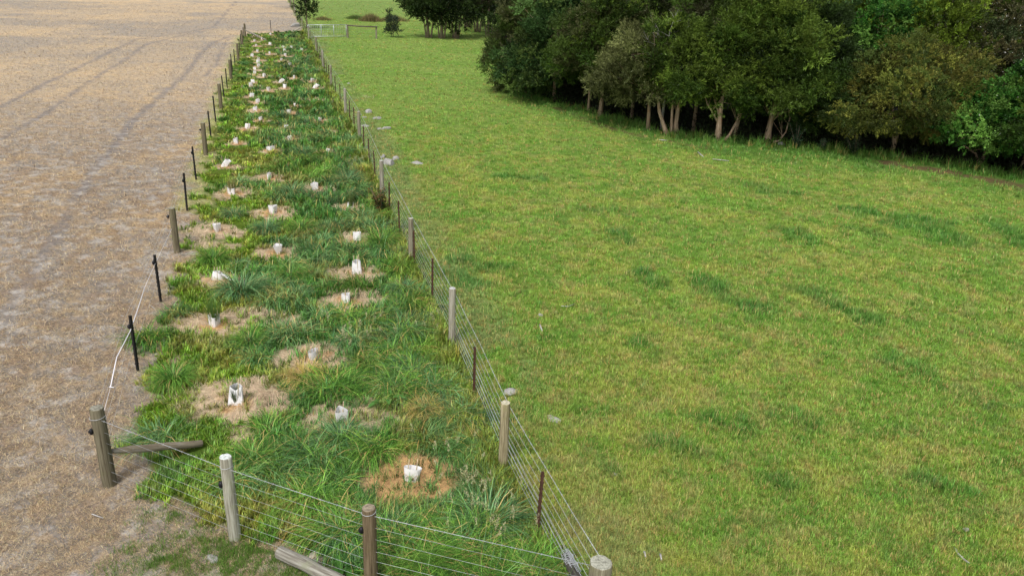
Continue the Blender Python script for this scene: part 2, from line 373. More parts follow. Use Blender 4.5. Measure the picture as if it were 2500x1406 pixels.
def past_color(x, y):
    r = np.hypot(x, y)
    c = np.broadcast_to(S(134, 164, 58), np.shape(x) + (3,))
    c = mix(c, S(172, 178, 84), .55 * ss(.44, .64, fbm(x / .5, y / .5, 71, 4)))
    c = mix(c, S(112, 160, 56), .6 * ss(.44, .62, fbm(x / 1.0, y / 1.0, 73, 4)))
    c = mix(c, S(176, 160, 104), .4 * ss(.60, .74, fbm(x / .3, y / .3, 75, 3)))
    c = mix(c, S(92, 138, 50), .5 * ss(.60, .74, fbm(x / .35, y / .35, 76, 3)))
    c = mix(c, S(134, 170, 72), ss(26, 55, r) * .75)
    c = mix(c, S(154, 176, 84), .5 * ss(.45, .6, fbm(x / 5, y / 3, 77, 3)) * ss(30, 60, r))
    c = mix(c, S(144, 172, 88), .8 * ss(95, 130, r))
    pd = x - xr(y)
    c = mix(c, S(140, 150, 100), .5 * ss(1.9, .9, pd) * ss(.2, .6, pd) * ss(.3, .6, fbm(x / .8, y / 2., 79, 2)))
    c = mix(c, S(72, 132, 52), .68 * lush_mask(x, y))
    c = mix(c, S(84, 136, 50), .75 * edge_lush(x, y))
    return (c * .93 + c.mean(-1, keepdims=True) * np.array([.08, .08, .07])) * 1.05
def strip_mask(x, y):                              # 1 where the ungrazed strip grass grows
    n = (fbm(x / .5, y / .5, 81, 3) - .5)
    a = ss(-.25, .25, x - xl(y) - EDGE(y) + n * 1.5) * ss(.35, .0, x - xr(y) + n * .3)
    a = a * ss(.3, -.3, y - yend(x) + n)
    return a * ss(-.05, .35, y - yfront(x) + n * .8)
def front_mask(x, y):                              # thin short green outside the front fence
    n = .45 * fbm(x / .4, y / .4, 83, 4) + .55 * fbm(x / .13, y / .13, 84, 3)
    return np.clip(ss(.42, .60, n + .15 * ss(-4.6, -1.6, x) - .08) * .9 + .34 * ss(-5.2, -3.6, x), 0, 1)
def region(x, y):                                  # 0 dry paddock, 1 strip, 2 pasture
    r = np.where(x > xr(y), 2, np.where((y < yend(x)) & (x > xl(y) + EDGE(y) - .35), 1, 0))
    return np.where((y < yfront(x)) & (x <= xr(y)), 0, r)
def tallness(x, y):                                # how long the strip grass stands, 0..1
    s = (x - xl(y)) / np.maximum(xr(y) - xl(y), .5)
    t = ss(.30, .62, fbm(x / 1.1, y / 1.1, 85, 3) + .34 * (ss(.3, .62, s) - .5) + .0)
    return t * (1 - .55 * ss(.86, 1.0, s))
def strip_color(x, y):
    t = tallness(x, y)
    c = mix(np.broadcast_to(S(116, 146, 46), np.shape(x) + (3,)), S(76, 120, 46), t)
    c = mix(c, S(92, 134, 78), .5 * ss(.5, .65, fbm(x / .9, y / .9, 87, 3)) * t)
    c = mix(c, S(156, 142, 78), .5 * ss(.56, .70, fbm(x / .6, y / .6, 89, 3)))
    s = x - xr(y); c = c * 1.12
    return mix(c, S(132, 144, 60), .75 * ss(-.75, -.2, s))
DEADC, ORANGE = S(206, 186, 158), S(206, 168, 120)
def dead_color(x, y):
    d = np.full(np.shape(x), 9.0)
    for gx, gy in G_XY: d = np.minimum(d, np.hypot(x - gx, y - gy))
    k = ss(.42, .08, d + (fbm(x / .25, y / .25, 91, 2) - .5) * .7)
    dn = np.hypot(x - G_XY[0][0], y - G_XY[0][1])
    return mix(np.broadcast_to(DEADC, np.shape(x) + (3,)), ORANGE, np.maximum(k, ss(.9, .5, dn)))

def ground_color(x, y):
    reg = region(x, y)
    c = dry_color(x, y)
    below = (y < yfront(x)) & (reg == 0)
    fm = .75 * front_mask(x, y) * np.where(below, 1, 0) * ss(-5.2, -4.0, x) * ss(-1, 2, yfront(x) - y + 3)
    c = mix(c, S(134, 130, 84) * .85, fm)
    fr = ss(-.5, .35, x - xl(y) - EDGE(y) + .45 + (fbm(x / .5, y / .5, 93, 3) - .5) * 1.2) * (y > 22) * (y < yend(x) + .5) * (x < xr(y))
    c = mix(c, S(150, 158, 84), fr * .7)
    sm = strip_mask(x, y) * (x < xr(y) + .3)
    sc = strip_color(x, y) * .40  # floor under the sward darkened, painting in shade among the blades
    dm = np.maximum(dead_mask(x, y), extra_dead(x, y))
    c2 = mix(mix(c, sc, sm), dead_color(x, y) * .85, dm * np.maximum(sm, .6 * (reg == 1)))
    p = past_color(x, y) * .60  # turf colour darkened to stand for shaded gaps between tufts
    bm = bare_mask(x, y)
    p = mix(p, mix(S(104, 82, 62), S(46, 38, 30), ss(.6, 2.0, treedepth(x, y))) * .8, bm)  # litter darkens inward, canopy shade painted into its colour
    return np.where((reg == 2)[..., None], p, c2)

# ------------------------------------------------------------------ ground: one sheet, three surfaces
def build_ground():
    az = np.radians(np.concatenate([np.linspace(-180, -52, 24, endpoint=False), np.linspace(-52, 52, 620), np.linspace(52, 180, 25)[1:]]))
    r = np.concatenate([[0.01], np.geomspace(1.5, 5.5, 14, endpoint=False), np.geomspace(5.5, 170, 640, endpoint=False), np.geomspace(170, 1500, 26)])
    A, Rr = np.meshgrid(az, r); X = np.sin(A) * Rr; Y = np.cos(A) * Rr; Z = gz(X, Y)
    c = ground_color(X.ravel(), Y.ravel()).reshape(X.shape + (3,))
    nr, na = X.shape; V = np.stack([X, Y, Z], -1).reshape(-1, 3); c = c.reshape(-1, 3)
    i, j = np.meshgrid(np.arange(nr - 1), np.arange(na - 1), indexing='ij')
    Q = np.stack([i * na + j, i * na + j + 1, (i + 1) * na + j + 1, (i + 1) * na + j], -1).reshape(-1, 4)[:, ::-1]
    cen = V[Q].mean(1); reg = region(cen[:, 0], cen[:, 1])
    mats = [ground_mat('dry_earth', 15.0, .36, .6), ground_mat('strip_soil', 14.0, .4, .6), ground_mat('pasture_turf', 13.0, .34, .6)]
    for k, nm in enumerate(('dry_paddock', 'strip_ground', 'pasture_ground')):
        q = Q[reg == k]; u, inv = np.unique(q, return_inverse=True); q = inv.reshape(q.shape)
        tag(link(nm, bulk(nm, V[u], 4, mats[k], c[u], True, quads=q)), kind='structure')
build_ground()

# ------------------------------------------------------------------ grass as blades
def ribbons(base, az, length, width, lean, curl, col, seg, tipc=None):
    """curved tapering blades; lean and curl in radians from upright"""
    n = len(base); dirx, diry = np.cos(az), np.sin(az); sx, sy = -diry, dirx
    P = base.copy(); th = lean.copy(); V = []; Cc = []
    for k in range(seg):
        wk = width * (1 - .75 * (k / seg) ** 1.6) / 2
        f = k / seg; cc = col if tipc is None else col * (1 - f) + tipc * f  # blades lighten towards the tip, painting in the light they catch
        V.append(np.stack([P[:, 0] + sx * wk, P[:, 1] + sy * wk, P[:, 2]], -1)); V.append(np.stack([P[:, 0] - sx * wk, P[:, 1] - sy * wk, P[:, 2]], -1)); Cc += [cc, cc]
        st = length / seg
        P = P + np.stack([dirx * np.sin(th) * st, diry * np.sin(th) * st, np.cos(th) * st], -1); th = th + curl / seg
    V.append(P); Cc.append(col if tipc is None else tipc)
    V = np.stack(V, 1).reshape(-1, 3); Cc = np.stack(Cc, 1).reshape(-1, 3); m = 2 * seg + 1
    b = (np.arange(n) * m)[:, None]
    Q = np.concatenate([b + np.array([[2 * k, 2 * k + 1, 2 * k + 3, 2 * k + 2]]) for k in range(seg - 1)], 0) if seg > 1 else None
    T = b + np.array([[2 * seg - 2, 2 * seg - 1, 2 * seg]])
    return V, Q, T, Cc
def join(parts):
    V = []; Q = []; T = []; C = []; o = 0
    for v, q, t, c in parts:
        V.append(v); C.append(c); T.append(t + o)
        if q is not None: Q.append(q + o)
        o += len(v)
    return np.concatenate(V), (np.concatenate(Q) if Q else None), np.concatenate(T), np.concatenate(C)
def sample(n, a0, a1, r0, r1, mixk=.6):
    a = np.radians(rng.uniform(a0, a1, n)); k = rng.random(n) < mixk
    u = rng.random(n); r = np.where(k, 1 / (1 / r0 + u * (1 / r1 - 1 / r0)), r0 * (r1 / r0) ** u)
    return np.sin(a) * r, np.cos(a) * r, r
def vary(c, s, h=.06):
    n = len(c); k = np.clip(1 + rng.normal(0, s, (n, 1)), .35, 1.9); return np.clip(c * k * (1 + rng.normal(0, h, (n, 3))), .004, .9)

def pasture_grass():
    k = 8; x, y, r = sample(250000, -42, 46, 7.0, 150, .62)
    ok = (x > xr(y) + .02) & (rng.random(len(x)) > bare_mask(x, y) * .93) & (treedepth(x, y) < 3)
    x, y, r = x[ok], y[ok], r[ok]; n = len(x)
    lush = np.maximum(lush_mask(x, y), .55 * edge_lush(x, y))
    c = vary(past_color(x, y), .16, .06); dead = rng.random(n) < .10 * (1 - lush); c[dead] = vary(np.broadcast_to(S(176, 158, 92), (dead.sum(), 3)), .15)
    td = treedepth(x, y); h = (1 + 1.3 * ss(-1.5, -.2, td) * (td < 2)) * (.05 + .06 * rng.random(n) ** 1.3) * (1 + .8 * lush) * np.clip(r / 11, .8, 3.2) ** .25; rad = .035 * np.clip(r / 10, .7, 8) ** .8
    e = lambda q: np.repeat(q, k, axis=0); m = n * k; ang = rng.uniform(0, 6.283, m); rr = e(rad) * np.sqrt(rng.random(m)); bx = e(x) + np.cos(ang) * rr; by = e(y) + np.sin(ang) * rr
    cb = e(c) * np.clip(1 + rng.normal(0, 1, (m, 1)) * (.26 * np.clip(14 / e(r), .4, 1))[:, None], .4, 1.9); d2 = rng.random(m) < .09 * np.clip(16 / e(r), .25, 1); cb[d2] = vary(np.broadcast_to(S(196, 176, 116), (d2.sum(), 3)), .2)
    wd = .0068 * np.clip(e(r) / 9, .8, 14) ** .74 * rng.uniform(.8, 1.3, m)
    p = ribbons(np.stack([bx, by, gz(bx, by) - .005], -1), ang + rng.normal(0, .6, m), e(h) * rng.uniform(.6, 1.3, m), wd, np.abs(rng.normal(.35, .35, m)), np.abs(rng.normal(.8, .5, m)), cb, 2, np.clip(cb * 1.25, 0, 1))
    tag(link('pasture_grass', bulk('pasture_grass', p[0], 3, M_GRASS, p[3], False, p[1], p[2])), kind='stuff')
pasture_grass()

def dry_stubble():
    x, y, r = sample(820000, -47, 2, 6.8, 130, .65)
    reg = region(x, y); sm = strip_mask(x, y)
    ok = (reg < 2) & (sm < .4) & (rng.random(len(x)) > .8 * track_mask(x, y)); x, y, r = x[ok], y[ok], r[ok]; n = len(x)
    k = fbm(x / .3, y / .3, 111, 3); keep = rng.random(n) < ss(.3, .6, k) + .3; x, y, r = x[keep], y[keep], r[keep]; n = len(x)
    t = rng.random((n, 1)); c = vary(np.where(t < .62, S(210, 184, 138), np.where(t < .8, S(154, 126, 92), S(122, 116, 110))), .28, .04)
    gcol = ground_color(x, y); c = (c * .84 + c.mean(-1, keepdims=True) * .16) * .72 + gcol * .3
    below = (y < yfront(x)); g = below & (rng.random(n) < .95 * front_mask(x, y) * ss(-5.2, -4.2, x)); c[g] = vary(np.broadcast_to(S(100, 134, 58), (g.sum(), 3)), .22)
    ln = (.03 + .05 * rng.random(n)) * np.clip(r / 10, .8, 6) ** .6; wd = .0062 * np.clip(r / 9, .8, 14) ** .8
    lean = np.where(g, np.abs(rng.normal(.4, .4, n)), np.clip(rng.normal(1.25, .25, n), .3, 1.6)); ln = np.where(g, ln * 1.2, ln)
    p = ribbons(np.stack([x, y, gz(x, y) + .003], -1), rng.normal(.0, .9, n) + math.pi * (rng.random(n) > .5), ln, wd, lean, rng.normal(0, .2, n), c, 1)
    tag(link('dry_stubble', bulk('dry_stubble', p[0], 3, M_STRAW, p[3], False, p[1], p[2])), kind='stuff')
dry_stubble()

def front_grass():                                  # short green turf outside and under the front fence
    n = 90000; x = rng.uniform(-5.4, 2.2, n); y = rng.uniform(6.0, 9.6, n)
    ok = (y < yfront(x) + .3) & (x < xr(y) + .1) & (rng.random(n) < front_mask(x, y) * ss(-5.4, -3.6, x)); x, y = x[ok], y[ok]; n = len(x)
    c = vary(mix(np.broadcast_to(S(96, 134, 54), (n, 3)), S(160, 146, 90), .7 * ss(.5, .65, fbm(x / .3, y / .3, 113, 2))), .2)
    h = (.03 + .05 * rng.random(n)) * (.6 + 1.2 * ss(-2.6, -.6, x)) * (1 - .6 * (np.hypot(x + 2.3, y - 7.75) < .55))
    p = ribbons(np.stack([x, y, gz(x, y)], -1), rng.uniform(0, 6.283, n), h, np.full(n, .0055), np.abs(rng.normal(.4, .4, n)), np.abs(rng.normal(.5, .3, n)), c, 2, c * 1.15)
    tag(link('verge_grass', bulk('verge_grass', p[0], 3, M_GRASS, p[3], False, p[1], p[2])), kind='stuff')
front_grass()

def meadow_grass():                                 # the ungrazed sward of the strip, growing in tufts
    x, y, r = sample(60000, -36, 12, 7.0, 88, .55)
    ok = (strip_mask(x, y) > rng.random(len(x))) & (rng.random(len(x)) > .88 * np.maximum(dead_mask(x, y), extra_dead(x, y))) & (x < xr(y) + .15)
    ok &= seg_dist(x, y, [np.array(L_WOOD[0]), P2(492, 1100)]) > .16
    ok &= seg_dist(x, y, [P2(680, 1350), P2(860, 1440)]) > .24
    x, y, r = x[ok], y[ok], r[ok]; n = len(x); k = 13
    t = tallness(x, y); s = x - xr(y)
    tc = vary(strip_color(x, y), .34, .08); tl = (.08 + .08 * rng.random(n) + .13 * t * rng.random(n) ** .7 + .08 * ss(-.9, -.2, s)) * np.clip(r / 14, .9, 2.2) ** .3
    ta = rng.uniform(0, 6.283, n) * .5 + 2.2 * vnoise(x / 1.2, y / 1.2, 121) * 3; rad = .05 * np.clip(r / 10, .8, 4) ** .5
    e = lambda q: np.repeat(q, k, axis=0); m = n * k
    ang = rng.uniform(0, 6.283, m); rr = e(rad) * np.sqrt(rng.random(m))
    bx = e(x) + np.cos(ang) * rr; by = e(y) + np.sin(ang) * rr
    az = np.where(rng.random(m) < .55, ang, e(ta)) + rng.normal(0, .5, m)
    c = vary(e(tc), .32, .05); yel = rng.random(m) < .05; c[yel] = vary(np.broadcast_to(S(186, 168, 100), (yel.sum(), 3)), .2)
    ln = e(tl) * rng.uniform(.55, 1.2, m); wd = .0095 * np.clip(e(r) / 9, .8, 9) ** .8 * rng.uniform(.7, 1.4, m)
    p = ribbons(np.stack([bx, by, gz(bx, by) - .01], -1), az, ln, wd, np.abs(rng.normal(.2, .22, m)), np.abs(rng.normal(1.0, .5, m)), c, 3, np.clip(c * 1.22, 0, 1))
    tag(link('meadow_grass', bulk('meadow_grass', p[0], 3, M_LONG, p[3], False, p[1], p[2])), kind='stuff')
meadow_grass()

def tussock_arrays(nb, L, spread, c0, c1, wd, rg, dry=.08, drift=0.0):
    ang = rg.uniform(0, 6.283, nb); rr = spread * np.sqrt(rg.random(nb)) * .55
    base = np.stack([np.cos(ang) * rr, np.sin(ang) * rr, np.full(nb, -.02)], -1)
    out = rr / spread
    ln = L * rg.uniform(.55, 1.15, nb); lean = .08 + .60 * out + np.abs(rg.normal(0, .18, nb)); curl = 1.2 + 1.7 * rg.random(nb) + .5 * out
    t = rg.random((nb, 1)); c = (c0 * (1 - t) + c1 * t) * np.clip(1 + rg.normal(0, .42, (nb, 1)), .3, 2.2)
    d = rg.random(nb) < dry; c[d] = S(190, 166, 108) * (1 + rg.normal(0, .15, (d.sum(), 1)))
    c = np.clip(c, .006, .9)
    az = np.where(rg.random(nb) < drift, rg.uniform(0, 6.283) + rg.normal(0, .7, nb), ang + rg.normal(0, .6, nb)); lean = lean + drift * np.abs(rg.normal(0, .4, nb))
    return ribbons(base, az, ln, wd * rg.uniform(.7, 1.3, nb), lean, curl, c, 4, np.clip(c * 1.28, 0, .9))
BLUE0, BLUE1 = S(40, 82, 38), S(120, 160, 104)
GRN0, GRN1 = S(46, 94, 30), S(122, 166, 68)
YEL0, YEL1 = S(140, 138, 62), S(206, 174, 88)
def long_grass():                                   # cocksfoot drifts, leaning over one another
    x, y, r = sample(2100, -36, 10, 7.0, 85, .5)
    sc = strip_mask(x, y) * np.clip(tallness(x, y) * 1.25 - .25, 0, 1) * (1 - np.clip(1.15 * np.maximum(dead_mask(x, y), extra_dead(x, y)), 0, 1))
    gd = np.full(len(x), 9.0)
    for (gx, gy), R in zip(G_XY, G_R): gd = np.minimum(gd, np.hypot((x - gx) / 1.15, y - gy + .12) / (R + .16))
    ba, bb = np.array(L_WOOD[0]), P2(500, 1090)
    ok = (rng.random(len(x)) < sc) & (x < xr(y) - .15) & ((gd > 1) | (r > 30)) & (seg_dist(x, y, [ba, bb]) > .45) & (seg_dist(x, y, [P2(680, 1350), P2(860, 1440)]) > .55); x, y, r = x[ok], y[ok], r[ok]
    parts = []
    for i in range(len(x)):
        b = vnoise(x[i] / 1.5, y[i] / 1.5, 131) + rng.normal(0, .15); w_ = float(np.clip(r[i] / 10, .8, 5))
        pal = (BLUE0, BLUE1) if b > .42 else (GRN0, GRN1)
        nb = int(270 / w_ ** .45); L = rng.uniform(.40, .68) * (1 + .05 * w_)
        v, q, t, c = tussock_arrays(nb, L, rng.uniform(.34, .56), *pal, .0082 * w_ ** .65, rng, .08, .55)
        c = np.clip(c * rng.uniform(.62, 1.3) * np.array([rng.uniform(.92, 1.15), 1, rng.uniform(.8, 1.05)]), .006, .9); v = v + np.array([x[i], y[i], float(gz(x[i], y[i]))]); parts.append((v, q, t, c))
    # flowering stems with pale heads
    heads = [(1165, 1290, 20), (1120, 1220, 5), (880, 880, 14), (850, 840, 12), (1090, 1160, 8), (880, 430, 16), (760, 160, 14), (720, 110, 14), (560, 530, 8), (1040, 850, 8), (1210, 1330, 14)]
    for px, py, k in heads:
        g = P2(px, py)
        for _ in range(k):
            bx, by = g + rng.normal(0, .22 + .004 * g[1], 2); nb = 26; L = rng.uniform(.5, .8); a = rng.uniform(0, 6.28); ln = .25 * rng.random()
            z0 = float(gz(bx, by)); tip = np.array([bx + math.cos(a) * ln, by + math.sin(a) * ln, z0 + L])
            parts.append(ribbons(np.array([[bx, by, z0]]), np.array([a]), np.array([L]), np.array([.005]), np.array([ln * .8]), np.array([ln]), np.array([S(150, 156, 100)]), 3))
            tt = rng.random(nb); bs = tip - np.array([math.cos(a) * ln * .3, math.sin(a) * ln * .3, .12])[None] * tt[:, None] + rng.normal(0, .012, (nb, 3))
            cc = vary(np.broadcast_to(S(176, 172, 132), (nb, 3)), .15)
            parts.append(ribbons(bs, rng.uniform(0, 6.28, nb), np.full(nb, .03), np.full(nb, .011), rng.uniform(.2, 1.3, nb), np.zeros(nb), cc, 1))
    V, Q, T, C = join(parts)
    tag(link('long_grass', bulk('long_grass', V, 3, M_LONG, C, False, Q, T)), kind='stuff')
long_grass()

def dead_grass():                                   # sprayed-off straw round the guards
    X = []; Y = []; K = []
    for i, ((gx, gy), R) in enumerate(zip(G_XY, G_R)):
        r = math.hypot(gx, gy); n = int(5200 * (R / .7) ** 2 / (1 + (r / 14) ** 1.6)); 
        a = rng.uniform(0, 6.283, n); q = R * 1.25 * np.sqrt(rng.random(n)); X.append(gx + np.cos(a) * q * 1.2); Y.append(gy + np.sin(a) * q); K.append(np.full(n, i))
    for px, py, R in EXTRA_DEAD:
        gx, gy = P2(px, py); r = math.hypot(gx, gy); n = int(2600 * (R / .6) ** 2 / (1 + (r / 14) ** 1.6))
        a = rng.uniform(0, 6.283, n); q = R * 1.2 * np.sqrt(rng.random(n)); X.append(gx + np.cos(a) * q * 1.3); Y.append(gy + np.sin(a) * q); K.append(np.full(n, 99))
    x = np.concatenate(X); y = np.concatenate(Y); K = np.concatenate(K)
    ok = np.maximum(dead_mask(x, y), extra_dead(x, y)) > .35 * rng.random(len(x)) + .12; x, y, K = x[ok], y[ok], K[ok]; n = len(x); r = np.hypot(x, y)
    c = vary(dead_color(x, y), .2, .04)
    flow = vnoise(x / .5, y / .5, 141) * 9
    gl = np.zeros(n); mound = (K == 0); gl[mound] = .09 * ss(.62, .1, np.hypot(x[mound] - G_XY[0][0], y[mound] - G_XY[0][1]))
    ln = (.05 + .10 * rng.random(n)) * np.clip(r / 12, .8, 3) ** .5; wd = .0045 * np.clip(r / 9, .8, 9) ** .85
    p = ribbons(np.stack([x, y, gz(x, y) + .005 + gl + .03 * rng.random(n)], -1), flow + rng.normal(0, .6, n), ln, wd, np.clip(rng.normal(1.25, .3, n), .2, 1.7), rng.normal(.2, .3, n), c, 2)
    tag(link('dead_grass', bulk('dead_grass', p[0], 3, M_STRAW, p[3], False, p[1], p[2])), kind='stuff')
dead_grass()

def hollow_twigs():                                 # bits of dead stem lying on the dry paddock
    pass

# tussocks one can tell apart
TUSS = [(835, 1085, 'blue', 1.15, 'dark green arching tussock in front of the guard in the widest dead patch'),
        (745, 930, 'yellow', .95, 'yellowing tussock with straw coloured skirt beside the greyish guard'),
        (715, 478, 'blue', 1.25, 'large dark round tussock left of the low white guard in midstrip'),
        (650, 568, 'blue', 1.05, 'round tussock with a pale left flank just past the cone shaped guard'),
        (735, 565, 'green', 1.05, 'dark tussock in midstrip, right neighbour of the one past the cone guard'),
        (520, 640, 'green', 1.1, 'dark green tussock at the left edge behind the collapsed guard'),
        (590, 720, 'blue', 1.45, 'very large spreading tussock right of the collapsed guard'),
        (710, 680, 'green', 1.0, 'rounded mid green tussock below the cone shaped guard'),
        (930, 600, 'green', 1.3, 'tall bright green tussock right of the boxy guard on orange straw'),
        (985, 720, 'blue', 1.0, 'dark tussock against right fence above the weathered third post'),
        (425, 935, 'green', 1.05, 'broad green tussock at bare left edge beyond the corner post'),
        (615, 1130, 'green', .95, 'light green tussock beyond the pale post of the front fence'),
        (1035, 1010, 'yellow', .8, 'yellow tipped tussock by right fence, right of the large leafed dock'),
        (850, 450, 'blue', 1.3, 'tall grey green tussock near right fence, beyond the brown flowered bush'),
        (740, 378, 'blue', 1.1, 'tall dark tussock right of the extra wide guard'),
        (790, 430, 'green', 1.2, 'brownish green tussock just above the low white guard'),
        (610, 845, 'green', .9, 'low lush tussock left of the brown patch with greyish guard'),
        (570, 530, 'blue', .9, 'pale grey green tussock between the vented left guard and straw rush guard'),
        (670, 372, 'yellow', .45, 'brown grass clump leaning on the extra wide guard'),
        (1190, 1290, 'blue', 1.35, 'big blue green tussock with pale seed heads inside the front right corner')]
def tussocks():
    rg = np.random.default_rng(8); me = {}
    for k, pal in (('blue', (BLUE0, BLUE1)), ('green', (GRN0, GRN1)), ('yellow', (YEL0, YEL1))):
        me[k] = []
        for j in range(3):
            v, q, t, c = tussock_arrays(520, .60, .36, *pal, .0082, rg, .5 if k == 'yellow' else .08)
            me[k].append(bulk('grass_tussock', v, 3, M_LONG, c, False, q, t))
    for i, (px, py, k, s, lb) in enumerate(TUSS):
        g = P2(px, py); o = link('grass_tussock', me[k][i % 3], None, (g[0], g[1], float(gz(*g))), (0, 0, i * 1.7), (s, s * .92, s * 1.0))
        tag(o, lb, 'tussock', 'grass tussocks in the planted strip')
tussocks()

# ------------------------------------------------------------------ fences
ORD = ['first', 'second', 'third', 'fourth', 'fifth', 'sixth', 'seventh', 'eighth', 'ninth', 'tenth', 'eleventh', 'twelfth', 'thirteenth', 'fourteenth', 'fifteenth']
def G3(p, z=0.0): return Vector((float(p[0]), float(p[1]), float(gz(p[0], p[1])) + z))
def unplane(px, py, a, b):                          # sight line meets the upright plane through a and b
    d = R3 @ np.array([(px - 1250) / FOC, -(py - 703) / FOC, -1.0]); n = np.array([b[1] - a[1], a[0] - b[0]])
    t = (n @ np.array(a)) / (n @ d[:2]); return Vector((d[0] * t, d[1] * t, CAM_H + d[2] * t))
def wood_post(parent, p, h, r, tint, lean=(0, 0), label=None):
    mb = MB(); k = random.uniform(.9, 1.02)
    zs = [-.12, .02, .3, .6, .9, h - .012, h]; rs = [r * 1.04, r * 1.03, r, r * .985, r * .97, r * .95, r * .9]
    n = 16; V = []
    off = [1 + random.uniform(-.05, .05) for _ in range(n)]
    for z, q in zip(zs, rs):
        cx, cy = lean[0] * z + random.uniform(-.003, .003), lean[1] * z + random.uniform(-.003, .003)
        for j in range(n):
            a = 2 * math.pi * j / n; V.append((cx + math.cos(a) * q * off[j] * random.uniform(.985, 1.015), cy + math.sin(a) * q * off[j], z + (random.uniform(-.004, .004) if z > h - .02 else 0)))
    F = [(i * n + j, i * n + (j + 1) % n, (i + 1) * n + (j + 1) % n, (i + 1) * n + j) for i in range(len(zs) - 1) for j in range(n)]
    mb.add(V, F, 0); mb.f.append(tuple(len(V) - n + j for j in range(n))); mb.m.append(1); mb.sm.append(False)
    o = link('wood_post', mb.mesh('wood_post', M_WOOD, M_END), parent, G3(p) - parent.location); o.color = (*tint, 1)
    if label: o['label'] = label
    return o
def steel_mesh(h, mat, w_=.029):
    mb = MB(); t = .0045
    for k in range(3):
        a = 2 * math.pi * k / 3 + .5; c, s = math.cos(a), math.sin(a); px, py = -s * t, c * t
        q = [(px, py), (c * w_ + px, s * w_ + py), (c * w_ - px, s * w_ - py), (-px, -py)]
        V = [(x, y, z) for z in (-.1, h) for x, y in q]
        mb.add(V, [(0, 1, 5, 4), (1, 2, 6, 5), (2, 3, 7, 6), (4, 5, 6, 7)], 0, False)
        for z in np.arange(.16, h - .05, .1):        # the stepped notches of the spine
            mb.box((c * w_, s * w_, z), (.016, .016, .02), a)
    return mb.mesh('steel_post', mat)
S_BLACK = [steel_mesh(h, M_BLACK) for h in (1.10, 1.07, 1.13)]; S_RUST = [steel_mesh(h, M_RUST, .022) for h in (1.02, .98, 1.05)]
S_SHORT = [steel_mesh(h, M_RUST, .022) for h in (.95, .92)]
def steel_post(parent, p, mes, i, rz=0.0, label=None):
    o = link('steel_post', mes[i % len(mes)], parent, G3(p) - parent.location, (random.uniform(-.03, .03), random.uniform(-.03, .03), rz))
    if label: o['label'] = label
    return o
def wire(parent, pts, z, name='wire', rad=.0022, jit=.012, barbs=False, side=0.0, sag=.012, mat=None):
    mb = MB(); P = []
    for i, p in enumerate(pts):
        q = G3(p, z + random.uniform(-jit, jit)); q.x += side
        if i and sag:
            a = P[-1]; P.append((a + q) / 2 - Vector((0, 0, sag)))
        P.append(q)
    P = [p - parent.location for p in P]; mb.tube(P, rad, 5)
    if barbs:
        for a, b in zip(P[:-1], P[1:]):
            if (a + parent.location).length > 40: break
            L = (b - a).length
            for k in range(int(L / .11)):
                c = a.lerp(b, (k + .5) / max(1, int(L / .11))); d = Vector((random.uniform(-1, 1), random.uniform(-1, 1), random.uniform(-1, 1))).normalized() * .016
                mb.tube([c - d, c + d], .0022, 3); e = d.cross((b - a).normalized()).normalized() * .014; mb.tube([c - e, c + e], .0022, 3)
    return link(name, mb.mesh(name, mat or M_WIRE), parent)
def insulator(post, h, side):
    mb = MB(); c = Vector(side); mb.tube([c + Vector((0, 0, h - .045)), c + Vector((0, 0, h - .02)), c + Vector((0, 0, h + .02)), c + Vector((0, 0, h + .045))], [.014, .03, .03, .014], 8)
    mb.tube([c + Vector((0, 0, h)), c * 1.35 + Vector((0, 0, h + .005))], [.02, .016], 8)
    return link('insulator', mb.mesh('insulator', M_PLASTIC_BLACK), post)

def log(name, parent, a, b, r, mat, taper=.55):     # a round log built upright, then laid from a to b
    a, b = Vector(a), Vector(b); L = (b - a).length; n = 14; mb = MB(); V = []; zs = [0, .02, L * .2, L * .4, L * .6, L * .8, L - .012, L]
    off = [random.uniform(.95, 1.05) for _ in range(n)]; rs = [r * taper, r * (taper + .05), r, r * 1.01, r * .99, r, r, r * .93]
    for z, q in zip(zs, rs):
        cx, cy = random.uniform(-.006, .006), random.uniform(-.006, .006)
        for j in range(n):
            t = 2 * math.pi * j / n; V.append((cx + math.cos(t) * q * off[j] * random.uniform(.98, 1.02), cy + math.sin(t) * q * off[j], z))
    mb.add(V, [(i * n + j, i * n + (j + 1) % n, (i + 1) * n + (j + 1) % n, (i + 1) * n + j) for i in range(len(zs) - 1) for j in range(n)], 0)
    mb.f += [tuple(range(n))[::-1], tuple(len(V) - n + j for j in range(n))]; mb.m += [1, 1]; mb.sm += [False, False]
    return link(name, mb.mesh(name, mat, M_END), parent, a - (parent.location if parent else Vector((0, 0, 0))), (b - a).to_track_quat('Z', 'Y').to_euler())
def brace_log(parent, a, b, r, mat, label=None):
    o = log('brace', parent, a, b, r, mat)
    if label: o['label'] = label
    return o

